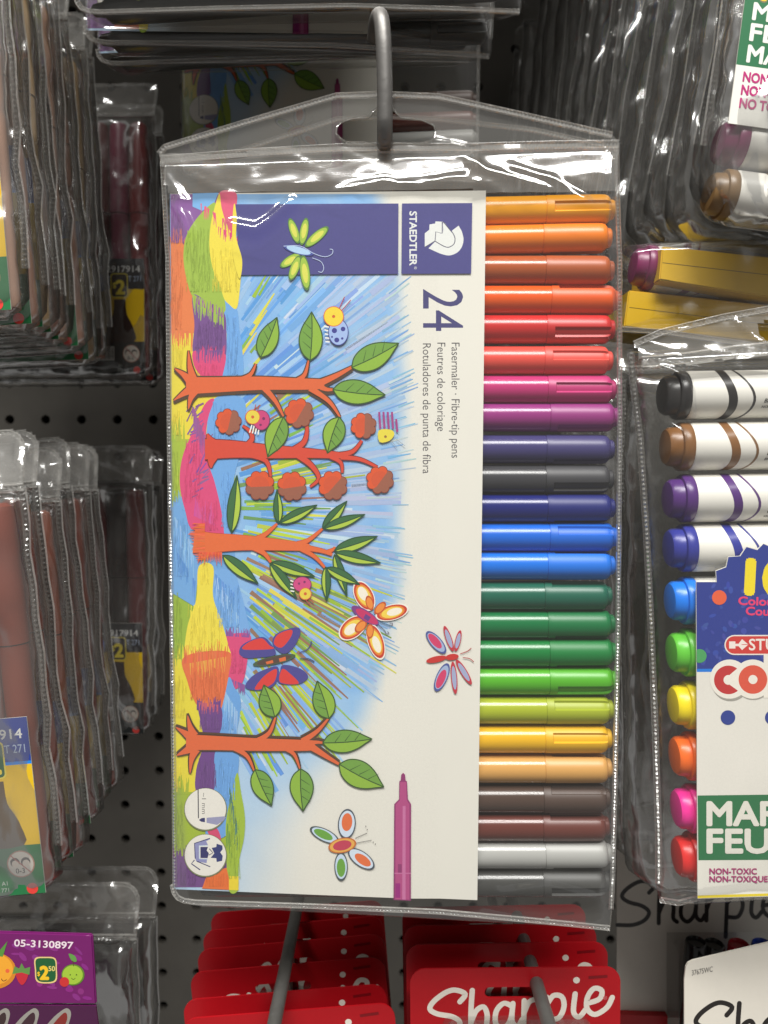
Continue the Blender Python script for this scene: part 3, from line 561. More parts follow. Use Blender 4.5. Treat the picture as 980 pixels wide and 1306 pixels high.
def pen_proto(slots):
    b_ = bpy.data.objects.new('fibre_tip_pen', None); b_.empty_display_size = .01; sc.collection.objects.link(b_)
    m = solid('pen_plastic', (200, 200, 200), .3)
    lathe('barrel', [(-.1355, .0005), (-.134, .0018), (-.131, .0022), (-.129, .0040), (-.124, PR * .985), (-.0208, PR * .985), (-.0207, PR * .95), (-.0200, PR * .95)], m, b_, None, 36)
    lathe('cap', [(-.0206, PR * .9), (-.0206, PR * .985), (-.0204, PR), (-.0186, PR), (-.0184, PR), (-.0182, PR), (-.012, PR), (-.0045, PR * .985), (-.0032, PR * .97), (-.0030, PR * .96), (-.0022, PR * .9), (-.0016, PR * .76), (-.0014, PR * .66), (-.0004, PR * .62), (0, PR * .52), (-.0002, PR * .30), (-.0025, PR * .28)], m, b_, None, 72, (-.0183, -.0018, [0, math.pi], .27, .0007))
    return b_
pen0 = pen_proto(True); PENS = []
def paint(t, mat):
    for ch in t.children:
        for s_ in ch.material_slots: s_.link = 'OBJECT'; s_.material = mat
import itertools
for i in range(24):
    u, w_ = P.px(PENX[i], PENY[i] + (-3 if i < 2 else 0), -.005); ul, wl = P.px(640, PENY[i], -.005)
    tilt = math.atan2(w_ - wl, u - ul); c, nm = PENC[i]
    M = P.M @ Matrix.Translation((u, .0055, w_)) @ Matrix.Rotation(-tilt, 4, 'Y') @ Matrix.Rotation(rnd.uniform(0, 3.14), 4, 'X')
    o = pen0 if i == 0 else dup(pen0)
    tag(o, 'fibre-tip pen in %s, in the front clear wallet' % nm, 'pen', 'fibre-tip pens in the front wallet'); o.matrix_world = M
    m = solid('pen_%d' % i, tuple(int(k * .95) for k in c), rnd.uniform(.34, .5), bump=(400, .04, .0003, 3)); paint(o, m); mb = solid('pen_barrel_%d' % i, tuple(int(k * .95) for k in c), rnd.uniform(.2, .27), bump=(500, .04, .0003, 3))
    for ch in o.children:
        if ch.name.startswith('barrel'): ch.material_slots[0].material = mb
    PENS.append((o, nm, m))
# the wallet itself
T0 = mp0
Lp = [T0(*p) for p in ((204, 206), (206, 240), (211, 330), (213, 560), (216, 800), (219, 1000), (220, 1118), (220, 1130), (222, 1140), (227, 1147), (235, 1151), (246, 1153))]
Rp = [T0(*p) for p in ((790, 186), (791, 240), (794, 330), (794, 560), (792, 800), (788, 1000), (785, 1120), (783, 1160), (782, 1178), (778, 1186))]
creases = [([T0(*p) for p in q], h_, w_) for q, h_, w_ in (
    (((585, 192), (620, 222), (680, 240), (742, 262)), .0020, .0012), (((650, 215), (700, 232), (750, 262)), .0014, .0010), (((430, 250), (490, 236), (540, 245), (600, 225), (606, 205)), .0016, .0012),
    (((480, 262), (520, 238), (580, 232), (612, 238)), .0012, .0010), (((225, 262), (238, 280), (246, 300)), .0034, .0018), (((300, 292), (330, 298), (350, 285), (375, 262)), .0034, .0018), (((205, 215), (222, 240), (240, 262)), .0018, .0013),
    (((780, 200), (770, 300), (782, 430)), .0022, .0013), (((225, 600), (222, 800), (226, 1000)), .0008, .0014), (((640, 1120), (700, 1112), (760, 1128), (775, 1160)), .0018, .0018), (((620, 1150), (690, 1166), (770, 1172)), .0014, .0014), (((250, 1142), (420, 1150), (600, 1158)), .0012, .0009))]
def dseg(p, a_, b_):
    dx, dy = b_[0] - a_[0], b_[1] - a_[1]; t = max(0, min(1, ((p[0] - a_[0]) * dx + (p[1] - a_[1]) * dy) / (dx * dx + dy * dy))); return math.hypot(p[0] - a_[0] - dx * t, p[1] - a_[1] - dy * t)
def crf(u, w_):
    d = 0
    for pl, h_, wd in creases:
        m = min(dseg((u, w_), pl[i], pl[i + 1]) for i in range(len(pl) - 1))
        if m < wd * 3.5: d += h_ * .62 * math.exp(-(m / wd) ** 2)
    if w_ > T0(400, 262)[1]: d += .0007 * noise.noise(Vector((u * 90, w_ * 160, 4)))
    return d
wal = thing('clear_wallet', P.M, 'clear vinyl wallet of rainbow pens hanging alone at the front on the curved hook', 'wallet', 'clear wallets of fibre-tip pens')
pch = pouch('pouch', Lp, Rp, 150, 230, .0026, .0112, FILM, wal, P.M, crf, .006, amp=.00022, top=.009)
seam('side_weld', [(u + .0008, w_) for u, w_ in Lp[:8]], .0016, wal, P.M); seam('side_weld', [(u - .0008, w_) for u, w_ in Rp[:8]], .0016, wal, P.M)
bot = [T0(*p) for p in ((220, 1130), (222, 1140), (227, 1147), (235, 1151), (250, 1153), (400, 1158), (560, 1165), (700, 1178), (778, 1186))]
seam('bottom_weld', [(u, w_ + .0006) for u, w_ in bot], .0018, wal, P.M)
seam('top_weld', [T0(*p) for p in ((205, 206), (330, 196), (440, 190), (600, 190), (700, 187), (789, 186))], .0030, wal, P.M, y=-.0006, h=.0004)
hd = [T0(*p) for p in ((205, 207), (203, 196), (212, 188), (320, 155), (430, 122), (490, 120), (560, 123), (660, 145), (780, 172), (789, 180), (789, 187), (600, 191), (440, 191), (330, 197))]
hole = [T0(*p) for p in ((470, 152), (480, 140), (490, 137), (501, 140), (512, 152), (540, 155), (556, 163), (556, 176), (545, 184), (490, 185), (440, 183), (429, 172), (431, 160), (448, 153))]
slab('header', hd, .00035, HEAD, wal, P.M, [hole], front=-.0003)
wavy('added_haze_sheet', [T0(*p) for p in ((207, 200), (330, 194), (440, 190), (600, 190), (700, 187), (787, 188), (786, 244), (700, 247), (622, 248), (600, 245), (300, 248), (216, 250))], HAZE_SHEET, wal, P.M, None, -.0012, .0007, 5)  # extra hazy sheet added to imitate pale glare between top weld and card
hb = [T0(*p) for p in ((215, 205), (300, 190), (430, 148), (490, 145), (560, 148), (680, 162), (772, 182), (786, 200))]
seam('header_weld', [T0(*p) for p in ((204, 198), (212, 189), (320, 156), (430, 124), (490, 122), (560, 125), (660, 147), (780, 174))], .0020, wal, P.M, y=-.0008)
seam('back_header_weld', hb, .0016, wal, P.M, y=.002, h=.0002)
seam('slot_rim', hole + [hole[0]], .0007, wal, P.M, pitch=.004, y=-.0008, h=.0003)
# hook
def W(x, y, Y): return tuple(at(x, y, Y))
hk = thing('display_hook', Matrix.Translation(W(492, 186, .53)), 'thick grey steel hook curving up through the slot of the front pen wallet', 'hook', 'steel display hooks')
zz = at(491, 184, .24).z; xx = at(491, 190, .24).x
pts = [(xx, .56, zz), (xx, .45, zz), (xx, .30, zz), (xx, .245, zz)] + [(xx, .2395 - .006 * math.sin(t), zz + .006 - .006 * math.cos(t)) for t in [.3, .6, .9, 1.2, 1.5]] + [(xx, .2325, zz + .013), (xx - .0002, .232, zz + .020), (xx - .0005, .232, zz + .027), (xx - .0010, .2335, zz + .0325), (xx - .0018, .2375, zz + .0355), (xx - .0026, .2425, zz + .0360), (xx - .0032, .248, zz + .0345)]
cur = cr([(p[1], p[2]) for p in pts], 5, False); xs = cr([(p[0], 0) for p in pts], 5, False)
tube('wire', [(x[0], c[0], c[1]) for x, c in zip(xs, cur)], .0023, STEEL, hk, Matrix.Identity(4), 18)
# the further wallets of the same pens, hung on the hook row above
def place_wallet(T, label, pens, where):
    """T: world matrix that moves the front set"""
    m2 = lambda o: T @ o.matrix_world
    dup(wal, m2(wal), 'clear wallet, ' + label, 'clear wallets of fibre-tip pens')
    dup(body, m2(body), 'printed garden card of the wallet ' + label, 'printed insert cards of the fibre-tip pen wallets')
    for i in pens:
        o, nm, m = PENS[i]; c = dup(o, m2(o), '%s fibre-tip pen %s' % (nm.split(' with ')[0], where), 'fibre-tip pens in the wallets above')
bpy.context.view_layer.update()
def moveto(x, y, Y, rx, ry, dyaw=0, droll=0):
    """carry the front set so that the spot of it seen at pixel (rx, ry) lands at pixel (x, y) at distance Y"""
    u, w_ = P.px(rx, ry); src = P.M @ Vector((u, 0, w_)); dst = at(x, y, Y)
    return Matrix.Translation(dst) @ Matrix.Rotation(R(dyaw), 4, 'Z') @ Matrix.Rotation(R(droll), 4, 'Y') @ Matrix.Translation(-src)
place_wallet(moveto(118, 19, .252, 240, 1153, 2, -1), 'nearest above the curved hook', list(range(24)), 'in the nearest wallet above the hook')
place_wallet(moveto(128, 57, .275, 240, 1153, 3, 0.5), 'bottom edge just behind the hook tip', list(range(24)), 'in the wallet just behind the hook tip')
place_wallet(moveto(142, 84, .300, 240, 1153, 0, -.5), 'third from the front above the hook', list(range(24)), 'in the third wallet of the row above')
place_wallet(moveto(260, 140, .375, 262, 1031, 1, 0), 'rearmost, its leafy branch above the front header', [20, 21, 22, 23], 'in the dark rearmost wallet')
# ------------------------------------------------------------------ pegboard with real holes
YB = .558; PP = .0254; h0 = at(205.6, 1112.7, YB); hr = .0033
BOARD = solid('board_grey', (98, 94, 87), .6, 0, (38, .2, .0008, 8), .22)
v = []; f = []; nh = 16
for i in range(-19, 21):
    for j in range(-12, 30):
        cx_, cz_ = h0.x + (i + 4) * PP, h0.z + j * PP; b_ = len(v)
        for k in range(nh):
            t = 2 * math.pi * k / nh; c, s_ = math.cos(t), math.sin(t); q = PP / 2 / max(abs(c), abs(s_)); v.append((cx_ + c * q, YB, cz_ + s_ * q))
        v += [(cx_ + hr * math.cos(2 * math.pi * k / nh), YB, cz_ + hr * math.sin(2 * math.pi * k / nh)) for k in range(nh)]
        v += [(x, YB + .006, z) for x, y, z in v[-nh:]]
        for k in range(nh):
            k2 = (k + 1) % nh; f.append((b_ + k, b_ + k2, b_ + nh + k2, b_ + nh + k)); f.append((b_ + nh + k, b_ + nh + k2, b_ + 2 * nh + k2, b_ + 2 * nh + k))
pb = mesh('pegboard_wall', v, f, BOARD); tag(pb, kind='structure')
bk = mesh('wall_behind_board', [(-.8, YB + .02, -.7), (.8, YB + .02, -.7), (.8, YB + .02, .9), (-.8, YB + .02, .9)], [(0, 1, 2, 3)], solid('wall_dark', (22, 21, 20), .8)); tag(bk, kind='structure')
sh = mesh('added_shade_board', [(x, y, z) for z in (.40, .416) for x, y in ((-.75, .20), (.75, .20), (.75, .555), (-.75, .555))], [(0, 1, 2, 3), (4, 5, 6, 7), (0, 1, 5, 4), (1, 2, 6, 5), (2, 3, 7, 6), (3, 0, 4, 7)], solid('shade_board_grey', (120, 118, 112), .5)); tag(sh, kind='structure')  # unseen slab added above the view to shade the back of the display
# ------------------------------------------------------------------ generic wallets in millimetre frames: origin at the hook point, x right, z up
MM = .001
def wallet_proto(name, w_, h_, t_, head_h, mat=FILM, nx=26, nz=36, amp=.0008, slant=0.0, rad=.006, seed=0):
    r = bpy.data.objects.new(name, None); r.empty_display_size = .01; sc.collection.objects.link(r)
    x = w_ / 2; top = -head_h
    def side(sg): return [(sg * x, top), (sg * x, -h_ + rad * 1.6), (sg * (x - rad * .12), -h_ + rad * .7), (sg * (x - rad * .6), -h_ + rad * .12), (sg * (x - rad * 1.3), -h_)]
    Lp_, Rp_ = jag(side(-1), seed + .3, .0022), jag(side(1), seed + .9, .0022)
    pouch('pouch', Lp_, Rp_, nx, nz, t_ * .5, t_ * .5, mat, r, None, lambda u, q: .0012 * max(0, noise.noise(Vector((u * 70 + seed * 3, q * 25, seed))) - .15) * (1 if min(abs(q - top), abs(q + h_)) < .03 or abs(u) > x - .018 else .4) * 5, .006, amp=amp, seed=seed)
    for sg, sd in ((-1, Lp_), (1, Rp_)): seam('side_weld', [(u - sg * .0008, q) for u, q in sd[:12]], .0026, r, None, .0016, .0004)
    seam('bottom_weld', [(Lp_[-1][0], -h_ + .0009), (0, -h_ + .0004), (Rp_[-1][0], -h_ + .0009)], .0016, r, None, .0018)
    seam('top_weld', [(-x, top), (x, top)], .0028, r, None, .0016, .0004)
    hole_ = rrect(-.014, -head_h * .72, .014, -head_h * .38, head_h * .16, 4)
    wavy('header', rrect(-x, top, x, 0, head_h * .38, 5, (1, 1, 0, 0)), HEADW, r, None, hole_, 0, .0015, seed, lean=.40)
    seam('header_weld', rrect(-x + .001, top, x - .001, -.001, head_h * .34, 5, (1, 1, 0, 0))[0:14], .0018, r, None, .0016, .0003, lean=.40, z0=top)
    return r
def put(o, X, Y, Z, yaw=0, pitch=0, roll=0): return Matrix.Translation((X, Y, Z)) @ Matrix.Rotation(R(yaw), 4, 'Z') @ Matrix.Rotation(R(pitch), 4, 'X') @ Matrix.Rotation(R(roll), 4, 'Y')
def first_or_dup(store, o):
    if o.name not in store: store.add(o.name); return o
    return dup(o)
USED = set()
WM = .115; HM = .150                                        # the chunky-marker wallet of the two stacks on the left
wa = [wallet_proto('clear_wallet', WM, HM, .0105, .019, FILMW, 34, 56, .0013, seed=k) for k in range(3)]
# its card, two printings
def card_a(dark):
    top = (-.085)                                            # card from z=-.0905 to -.1485
    x1 = WM / 2 - .0050; m = lambda x, y: (x1 + x * MM, -.0905 - y * MM)
    b_ = slab('insert_card', [m(-100, 0), m(0, 0), m(0, 57), m(-100, 57)], .0004, solid('card_stock', CREAM, .5)); q = Art(m, 1.5e-6)
    TOPC, BOT = ((38, 60, 146), (38, 112, 66)) if not dark else ((38, 40, 46), (34, 38, 38))
    YEL = (222, 182, 30)
    q.fill([(-100, 0), (0, 0), (0, 15), (-100, 15)], TOPC); q.fill([(-100, 15), (0, 15), (0, 41), (-100, 41)], YEL); q.fill([(-100, 41), (0, 41), (0, 57), (-100, 57)], BOT)
    if not dark: q.fill([(-100, 14), (0, 14), (0, 15), (-100, 15)], (30, 130, 220))
    if dark:
        q.fill([(-100, 15), (-31, 15), (-30, 22), (-26, 30), (-22, 41), (-100, 41)], (176, 34, 40)); q.fill([(-26, 26), (-20, 26), (-22, 30), (-22, 41), (-24, 41), (-24.5, 32)], YEL)
        q.fill(circ(-31, 14, 9, 8), (44, 84, 190)); q.fill(circ(-24, 12, 5), (44, 84, 190))
        q.text('able', -37, 12, 3.4, (226, 226, 226), -8, bold=.03); q.text('able', -36, 19, 3.2, (226, 226, 226), -4, bold=.03)
    q.text('05-2917914', -25.5, 6.6, 3, (230, 230, 226), 0, 23.5, bold=.02); q.text('ITEM/ART 271', -19, 11.2, 2.6, (190, 206, 230), 0, 17.5)
    sx = -12.4; DKP = (92, 72, 50) if not dark else (50, 34, 30)
    q.fill(cr([(sx - 3, 20), (sx - 3.4, 27), (sx - 5.4, 31), (sx - 7, 35), (sx - 7.2, 41), (sx + 7.2, 41), (sx + 7, 35), (sx + 5.4, 31), (sx + 3.4, 27), (sx + 3, 20)], 3, False), DKP)
    px0, px1 = -17, -8.2
    q.fill([(u, -z) for u, z in rrect(px0, -19.2, px1, -7.2, 1.6)], (226, 206, 70)); q.fill([(u, -z) for u, z in rrect(px0 + .5, -18.7, px1 - .5, -7.7, 1.3)], (24, 92, 50) if not dark else (40, 30, 30))
    q.text('2', sx - 1.7, 17.4, 6.6, (236, 214, 60), 0, bold=.05); q.text('$', sx - 3.5, 14.4, 2.6, (236, 214, 60), 0, bold=.03)
    q.fill([(-26, 43.4), (-15.5, 43.4), (-15.5, 50.4), (-26, 50.4)], (226, 224, 218))
    for k in range(13): q.fill([(-25.2 + k * .72, 44.2), (-25.2 + k * .72 + (.28 if k % 3 else .5), 44.2), (-25.2 + k * .72 + (.28 if k % 3 else .5), 49.6), (-25.2 + k * .72, 49.6)], (30, 30, 30), lay=q.k + 1)
    q.k += 1; q.fill(circ(-6.8, 47, 4.4), (180, 130, 110)); q.fill(circ(-6.8, 47, 4.0), (222, 214, 202))
    for ex in (-8.6, -5.2): q.fill(circ(ex, 46.4, 1.5), (58, 44, 40)); q.fill(circ(ex + .1, 46.9, 1.15), (228, 214, 200))
    q.text('0-3', -8.6, 50, 1.6, (50, 44, 40), 0, bold=.02); q.line((-9.9, 43.9), (-3.8, 50), .35, (180, 90, 80))
    q.text('A1', -13.5, 53.6, 1.3, (190, 200, 190)); q.text('771', -13.8, 55.8, 1.3, (190, 200, 190))
    q.fill(circ(-4, 55.2, 1.8), (216, 64, 56)); ar = q.build('printed_front', b_)
    return b_
cA, cB = card_a(False), card_a(True)
mk0 = bpy.data.objects.new('chunky_marker', None); sc.collection.objects.link(mk0); mk0.empty_display_size = .01
lathe('barrel', [(-.124, .0038), (-.1235, .0045), (-.045, .0046), (-.0448, .0041)], solid('pen_plastic', (200, 200, 200), .3), mk0, None, 18, axis='z')
lathe('cap', [(-.0447, .0042), (-.0445, .0049), (-.004, .0047), (-.0012, .0042), (0, .0028)], solid('pen_plastic', (200, 200, 200), .3), mk0, None, 18, axis='z')
BROWNS = [((116, 44, 22), 'dull brown'), ((132, 52, 28), 'reddish brown'), ((136, 66, 38), 'mid brown'), ((96, 34, 18), 'chestnut brown')]; TANS = [((190, 150, 128), 'pinkish tan'), ((176, 132, 112), 'rosy tan'), ((196, 164, 120), 'straw yellow'), ((160, 116, 100), 'dusty brown')]; REDS = [((120, 16, 24), 'deep red'), ((116, 22, 60), 'magenta'), ((84, 18, 24), 'wine red'), ((40, 34, 34), 'black')]
ORD = ['frontmost', 'second', 'third', 'fourth', 'fifth', 'sixth', 'seventh', 'eighth', 'ninth', 'tenth', 'eleventh', 'twelfth', 'thirteenth', 'fourteenth', 'fifteenth', 'rearmost']
def row_left(Xr, ztop, specs, where, nm_row):
    for k, (Y, dark, dx, dz, yaw, roll, nmk) in enumerate(specs):
        X = dx; M = put(None, X, Y, ztop + dz, yaw, 0, roll); o = first_or_dup(USED, wa[k % 3]); o.matrix_world = M
        tag(o, '%s clear marker wallet from the front, in the left %s stack' % (ORD[k], where), 'wallet', 'clear marker wallets of the left %s stack' % where)
        c = first_or_dup(USED, cB if dark else cA); c.matrix_world = M @ Matrix.Translation((0, -.0042, 0))
        tag(c, '%s card inside the %s wallet of the left %s stack' % ('black, red and yellow' if dark else 'blue, yellow and green', ORD[k], where), 'card insert', 'printed cards of the left %s stack' % where)
        for j in range(nmk):
            g = first_or_dup(USED, mk0); col, cn = (REDS if dark else BROWNS if where == 'middle' else TANS)[(j + k) % 4]
            g.matrix_world = M @ Matrix.Translation((WM / 2 - .0090 - j * .0099, .0012, -.0225 - rnd.uniform(0, .001)))
            tag(g, '%s marker, %s from the right in the %s wallet of the left %s stack' % (cn, ORD[j] if j else 'first', ORD[k], where), 'marker', 'markers in the left %s stack' % where)
            paint(g, solid('marker_' + cn, col, .4, bump=(300, .05, .0004, 3)))
def row(Ys, darks, xs_, yp, ztop, jz, rl, nmk):
    return [(Y, d, edgeX(x, yp, Y, ztop + dz, WM, r_, 1), dz, rnd.uniform(-4, 4), r_, n_) for Y, d, x, dz, r_, n_ in zip(Ys, darks, xs_, jz, rl, nmk)]
row_left(0, .042 + HM, row([.247, .261, .276, .291, .306, .321, .336, .351, .405, .422], [0] * 8 + [1, 1], [34, 50, 66, 82, 96, 110, 122, 136, 202, 210], 300, .192, [.000, -.002, .001, -.001, .001, 0, -.002, 0, .002, 0], [-3.2, -4, -2.6, -4.2, -2, -3.4, -2.2, -3, .5, -.5], [3, 2, 2, 2, 2, 2, 2, 2, 6, 4]), 'upper', 'upper')
row_left(0, .0075, row([.245, .261, .277, .293, .309, .325, .400, .42], [0] * 6 + [1, 1], [60, 82, 99, 119, 132, 147, 200, 207], 900, .0075, [.000, .0, -.004, -.001, -.001, -.002, .003, .002], [-4.6, -5.2, -3.6, -5.0, -3.4, -4.0, 0, .5], [5, 3, 2, 2, 2, 2, 5, 4]), 'middle', 'middle')
# ------------------------------------------------------------------ right side: jumbo ten-marker wallets
def jumbo_card(m, top_cut=True):
    q = Art(m, 1.5e-6); return q
J = vertical(905, 800, .243, 0, -1, 0); jm = lambda x, y: J.px(x, y, .009); jr = .0075
jc = slab('insert_card', [jm(*p) for p in ((888, 742), (914, 742), (913, 728), (926, 723), (929, 710), (944, 709), (952, 697), (966, 701), (974, 693), (985, 698), (1000, 690), (1090, 690), (1092, 1140), (890, 1146))], .0004, solid('card_stock', CREAM, .5), None, J.M @ Matrix.Translation((0, -.009, 0)))
tag(jc, 'blue, white and green card with a large yellow 10, in the right front wallet', 'card insert', 'printed cards of the jumbo marker wallets')
q = Art(jm, 1.5e-6); RX = 1090
q.fill([(888.3, 742.4), (914.4, 742.4), (913.4, 728.4), (926.4, 723.4), (929.3, 710.4), (944.4, 709.4), (952.4, 697.6), (966, 701.6), (974, 693.6), (985, 698.6), (1000, 690.5), (RX, 690.5), (RX, 856), (889, 857)], (42, 58, 138))
for i in range(70):
    x, y = rnd.uniform(895, 1000), rnd.uniform(745, 850); q.fill(circ(x, y, rnd.uniform(2, 5), rnd.uniform(1.5, 4), 9, rnd.random() * 3), jit((58, 74, 156), 7), lay=q.k + 1 + i % 20)
q.k += 20
q.fill([(889, 853), (RX, 852), (RX, 857), (889, 857)], (24, 120, 214)); q.fill([(889, 857), (RX, 857), (RX, 1015), (889, 1015)], (226, 222, 212))
q.fill([(890, 1014.5), (RX, 1012), (RX, 1096), (891, 1097)], (40, 112, 68)); q.fill([(890, 1142), (RX, 1136), (RX, 1139), (890, 1145.5)], (216, 194, 60))
q.text('10', 952.5, 756, 41, (236, 212, 40), 3, 52, bold=.075); q.text('Colours', 942, 771, 10, (226, 62, 112), 2, 58, bold=.045); q.text('Couleurs', 951.5, 784, 10, (226, 62, 112), 2, 64, bold=.045)
q.fill(circ(917.5, 762, 9.3), (226, 96, 60)); q.fill([(max(888.6, x), y) for x, y in circ(892.5, 836.5, 8.8, n=24)], (74, 158, 92))
def pill(x0, x1, y, r, c): q.fill([(x0 + r + r * math.cos(R(t)), y + r * math.sin(R(t))) for t in range(90, 271, 15)] + [(x1, y - r), (x1, y + r)], c)
pill(924, RX, 822.5, 12.8, (232, 224, 214)); pill(925.6, RX, 822.5, 11.2, (204, 58, 52))
q.fill([(930, 818), (938, 818), (938, 827), (930, 827)], (236, 226, 216)); q.fill([(938, 821), (942, 821), (946.5, 815), (954.5, 822), (946.5, 829), (942, 824), (938, 824)], (236, 226, 216)); q.line((946, 822), (954, 822), .8, (204, 58, 52))
q.text('STUDIO', 955.5, 829, 14, (236, 226, 216), 0, 70, bold=.02)
q.fill(circ(932, 869.5, 24.5, n=40), (160, 156, 146)); q.fill(circ(961, 868, 24.5, n=40), (160, 156, 146))
q.fill(circ(930.5, 866, 25, n=40), (234, 228, 216)); q.fill(circ(960, 866, 25, n=40), (234, 228, 216)); q.fill([(974, 834), (1000, 834), (1000, 890), (974, 890)], (234, 228, 216))
q.fill(circ(929, 867, 18.3, n=40), (190, 50, 50)); q.fill(circ(929, 867, 6.2), (234, 228, 216)); q.fill([(929, 862), (942, 851), (950, 866), (943, 882), (929, 872)], (234, 228, 216))
q.fill(circ(960.3, 866.5, 18.3, n=40), (216, 84, 62)); q.fill(circ(960.3, 866.5, 5.8), (234, 228, 216)); q.fill([(981, 840), (990, 840), (990, 885), (981, 885)], (226, 110, 60))
q.fill(circ(928.5, 915, 9.3), (44, 62, 140)); q.fill(circ(985, 915, 9.3), (44, 62, 140))
q.text('MARKERS', 902.5, 1052, 29, (226, 222, 210), 0, 196, bold=.045); q.text('FEUTRES', 902.5, 1087, 29, (226, 222, 210), 0, 190, bold=.045)
q.text('NON-TOXIC', 905, 1114.6, 7.2, (168, 46, 110), 0, 60, bold=.04); q.text('NON-TOXIQUE', 905, 1124.4, 7.2, (168, 46, 110), 0, 74, bold=.04)
ar = q.build('printed_front', jc); ar.matrix_world = J.M @ Matrix.Translation((0, -.009, 0))
JY = [505, 570, 636, 699, 766, 832, 899, 964, 1031, 1092]; JX = [843, 847, 850, 851, 853, 855, 857, 859, 861, 862]
JC = [((40, 38, 38), 'black'), ((124, 84, 46), 'ochre brown'), ((80, 42, 112), 'violet'), ((48, 54, 142), 'navy blue'), ((22, 118, 222), 'sky blue'), ((96, 190, 58), 'leaf green'), ((236, 212, 26), 'yellow'), ((236, 106, 34), 'orange'), ((236, 50, 150), 'hot pink'), ((214, 42, 40), 'red')]
WHITEP = solid('white_plastic', (226, 223, 214), .38, bump=(200, .03, .0003, 3))
def sleeve(name, xf, wd, col, parent):
    v_ = []; n = 36; rr = jr * 1.006
    for k in range(n):
        t = 2 * math.pi * k / n; x = xf(t)
        for o_ in (-wd / 2, wd / 2): v_.append((x + o_, rr * math.cos(t), rr * math.sin(t)))
    return mesh(name, v_, [(2 * k, 2 * k + 1, (2 * k + 3) % (2 * n), (2 * k + 2) % (2 * n)) for k in range(n)], col, parent, None, True)
j0 = bpy.data.objects.new('jumbo_marker', None); sc.collection.objects.link(j0); j0.empty_display_size = .01
lathe('barrel', [(.0072, jr * .6), (.0072, jr * .97), (.0078, jr), (.085, jr), (.0855, jr * .8), (.13, jr * .8)], WHITEP, j0, None, 48)
lathe('end_plug', [(0, jr * .50), (.0003, jr * .70), (.0012, jr * .80), (.0038, jr * .84), (.0040, jr * .95), (.0046, jr * 1.0), (.0068, jr * 1.0), (.0073, jr * .95)], solid('pen_plastic', (200, 200, 200), .3), j0, None, 40)
sleeve('colour_band', lambda t: .0182 + .0012 * math.sin(2 * t + .6), .0027, WHITEP, j0); sleeve('wavy_line', lambda t: .0235 + .0022 * math.sin(t * 2 + .9), .0008, WHITEP, j0)
def wrap(vs, x, ang0): return [(x + a_, -jr * 1.008 * math.cos((b_ / jr) + ang0), jr * 1.008 * math.sin((b_ / jr) + ang0)) for a_, b_ in vs]
JM = []
NAMES = {0: ('BLACK', 'NOIRE'), 1: ('BROWN', 'BRUN'), 2: ('VIOLET', 'VIOLET', 'VIOLETA')}
for i in range(10):
    u, w_ = J.px(JX[i], JY[i], 0); o = j0 if i == 0 else dup(j0)
    c, nm = JC[i]; m = solid('jumbo_' + nm, c, .32, bump=(300, .05, .0003, 3)); mdk = solid('jumbo_line_' + nm, tuple(int(k * .8 + 20) for k in c), .4)
    tag(o, 'white jumbo marker with %s end plug and band, in the right front wallet' % nm, 'marker', 'jumbo markers in the right front wallet')
    o.matrix_world = J.M @ Matrix.Translation((u, 0, w_)) @ Matrix.Rotation(R(-.8), 4, 'Y')
    for ch in o.children:
        if not ch.name.startswith('barrel'):
            for s_ in ch.material_slots: s_.link = 'OBJECT'; s_.material = mdk if ch.name.startswith('wavy') else m
    JM.append(o)
jw = thing('clear_wallet', J.M, 'clear crinkled wallet of white jumbo markers at the right edge, nearest', 'wallet', 'clear wallets of jumbo markers')
jp = lambda x, y: J.px(x, y, .004)
LJ = [jp(*p) for p in ((806, 446), (808, 480), (818, 560), (826, 680), (832, 800), (838, 950), (842, 1080), (842, 1135), (846, 1156), (852, 1160))]; RJ = [jp(*p) for p in ((1200, 420), (1200, 560), (1200, 700), (1200, 800), (1200, 1000), (1200, 1140))]
cj = [([jp(*p) for p in qq], h_, w_) for qq, h_, w_ in ((((832, 470), (858, 484), (868, 500), (870, 530)), .0022, .0009), (((808, 440), (860, 430), (920, 405)), .0014, .0012), (((820, 480), (826, 560), (822, 640), (832, 760)), .0014, .0012), (((836, 1000), (845, 1080), (862, 1130)), .0014, .0012), (((872, 1120), (850, 1150), (900, 1142)), .0012, .0009), (((840, 540), (862, 556), (842, 580)), .0014, .0009))]
def cjf(u, w_):
    d = 0
    for pl, h_, wd in cj:
        m_ = min(dseg((u, w_), pl[i], pl[i + 1]) for i in range(len(pl) - 1))
        if m_ < wd * 3.5: d += h_ * math.exp(-(m_ / wd) ** 2)
    return d
pouch('pouch', LJ, RJ, 110, 170, .0105, .009, FILM, jw, J.M, cjf, .010, amp=.0004, seed=4)
seam('side_weld', [(u + .001, w_) for u, w_ in LJ[:8]], .0022, jw, J.M, .0014, .0004)
seam('top_weld', [jp(*p) for p in ((812, 466), (860, 462), (930, 452), (1100, 436))], .0040, jw, J.M, .0022, .0007, y=-.009)
wavy('header', [jp(*p) for p in ((806, 448), (804, 440), (840, 425), (920, 405), (990, 392), (1100, 385), (1200, 400), (1200, 445), (930, 462), (815, 470))], HEADW, jw, J.M, [jp(*p) for p in circ(978, 425, 17, 15)], front=-.009, amp=.0016, seed=3, lean=.28)
seam('header_weld', [jp(*p) for p in ((804, 442), (840, 426), (920, 406), (990, 393), (1100, 386))], .0022, jw, J.M, .0014, .0004, y=-.0095, lean=.28, z0=jp(815, 470)[1])
seam('bottom_weld', [jp(*p) for p in ((846, 1154), (870, 1158), (900, 1150), (940, 1146), (1100, 1138))], .0020, jw, J.M, .0016, .0004, y=-.001)
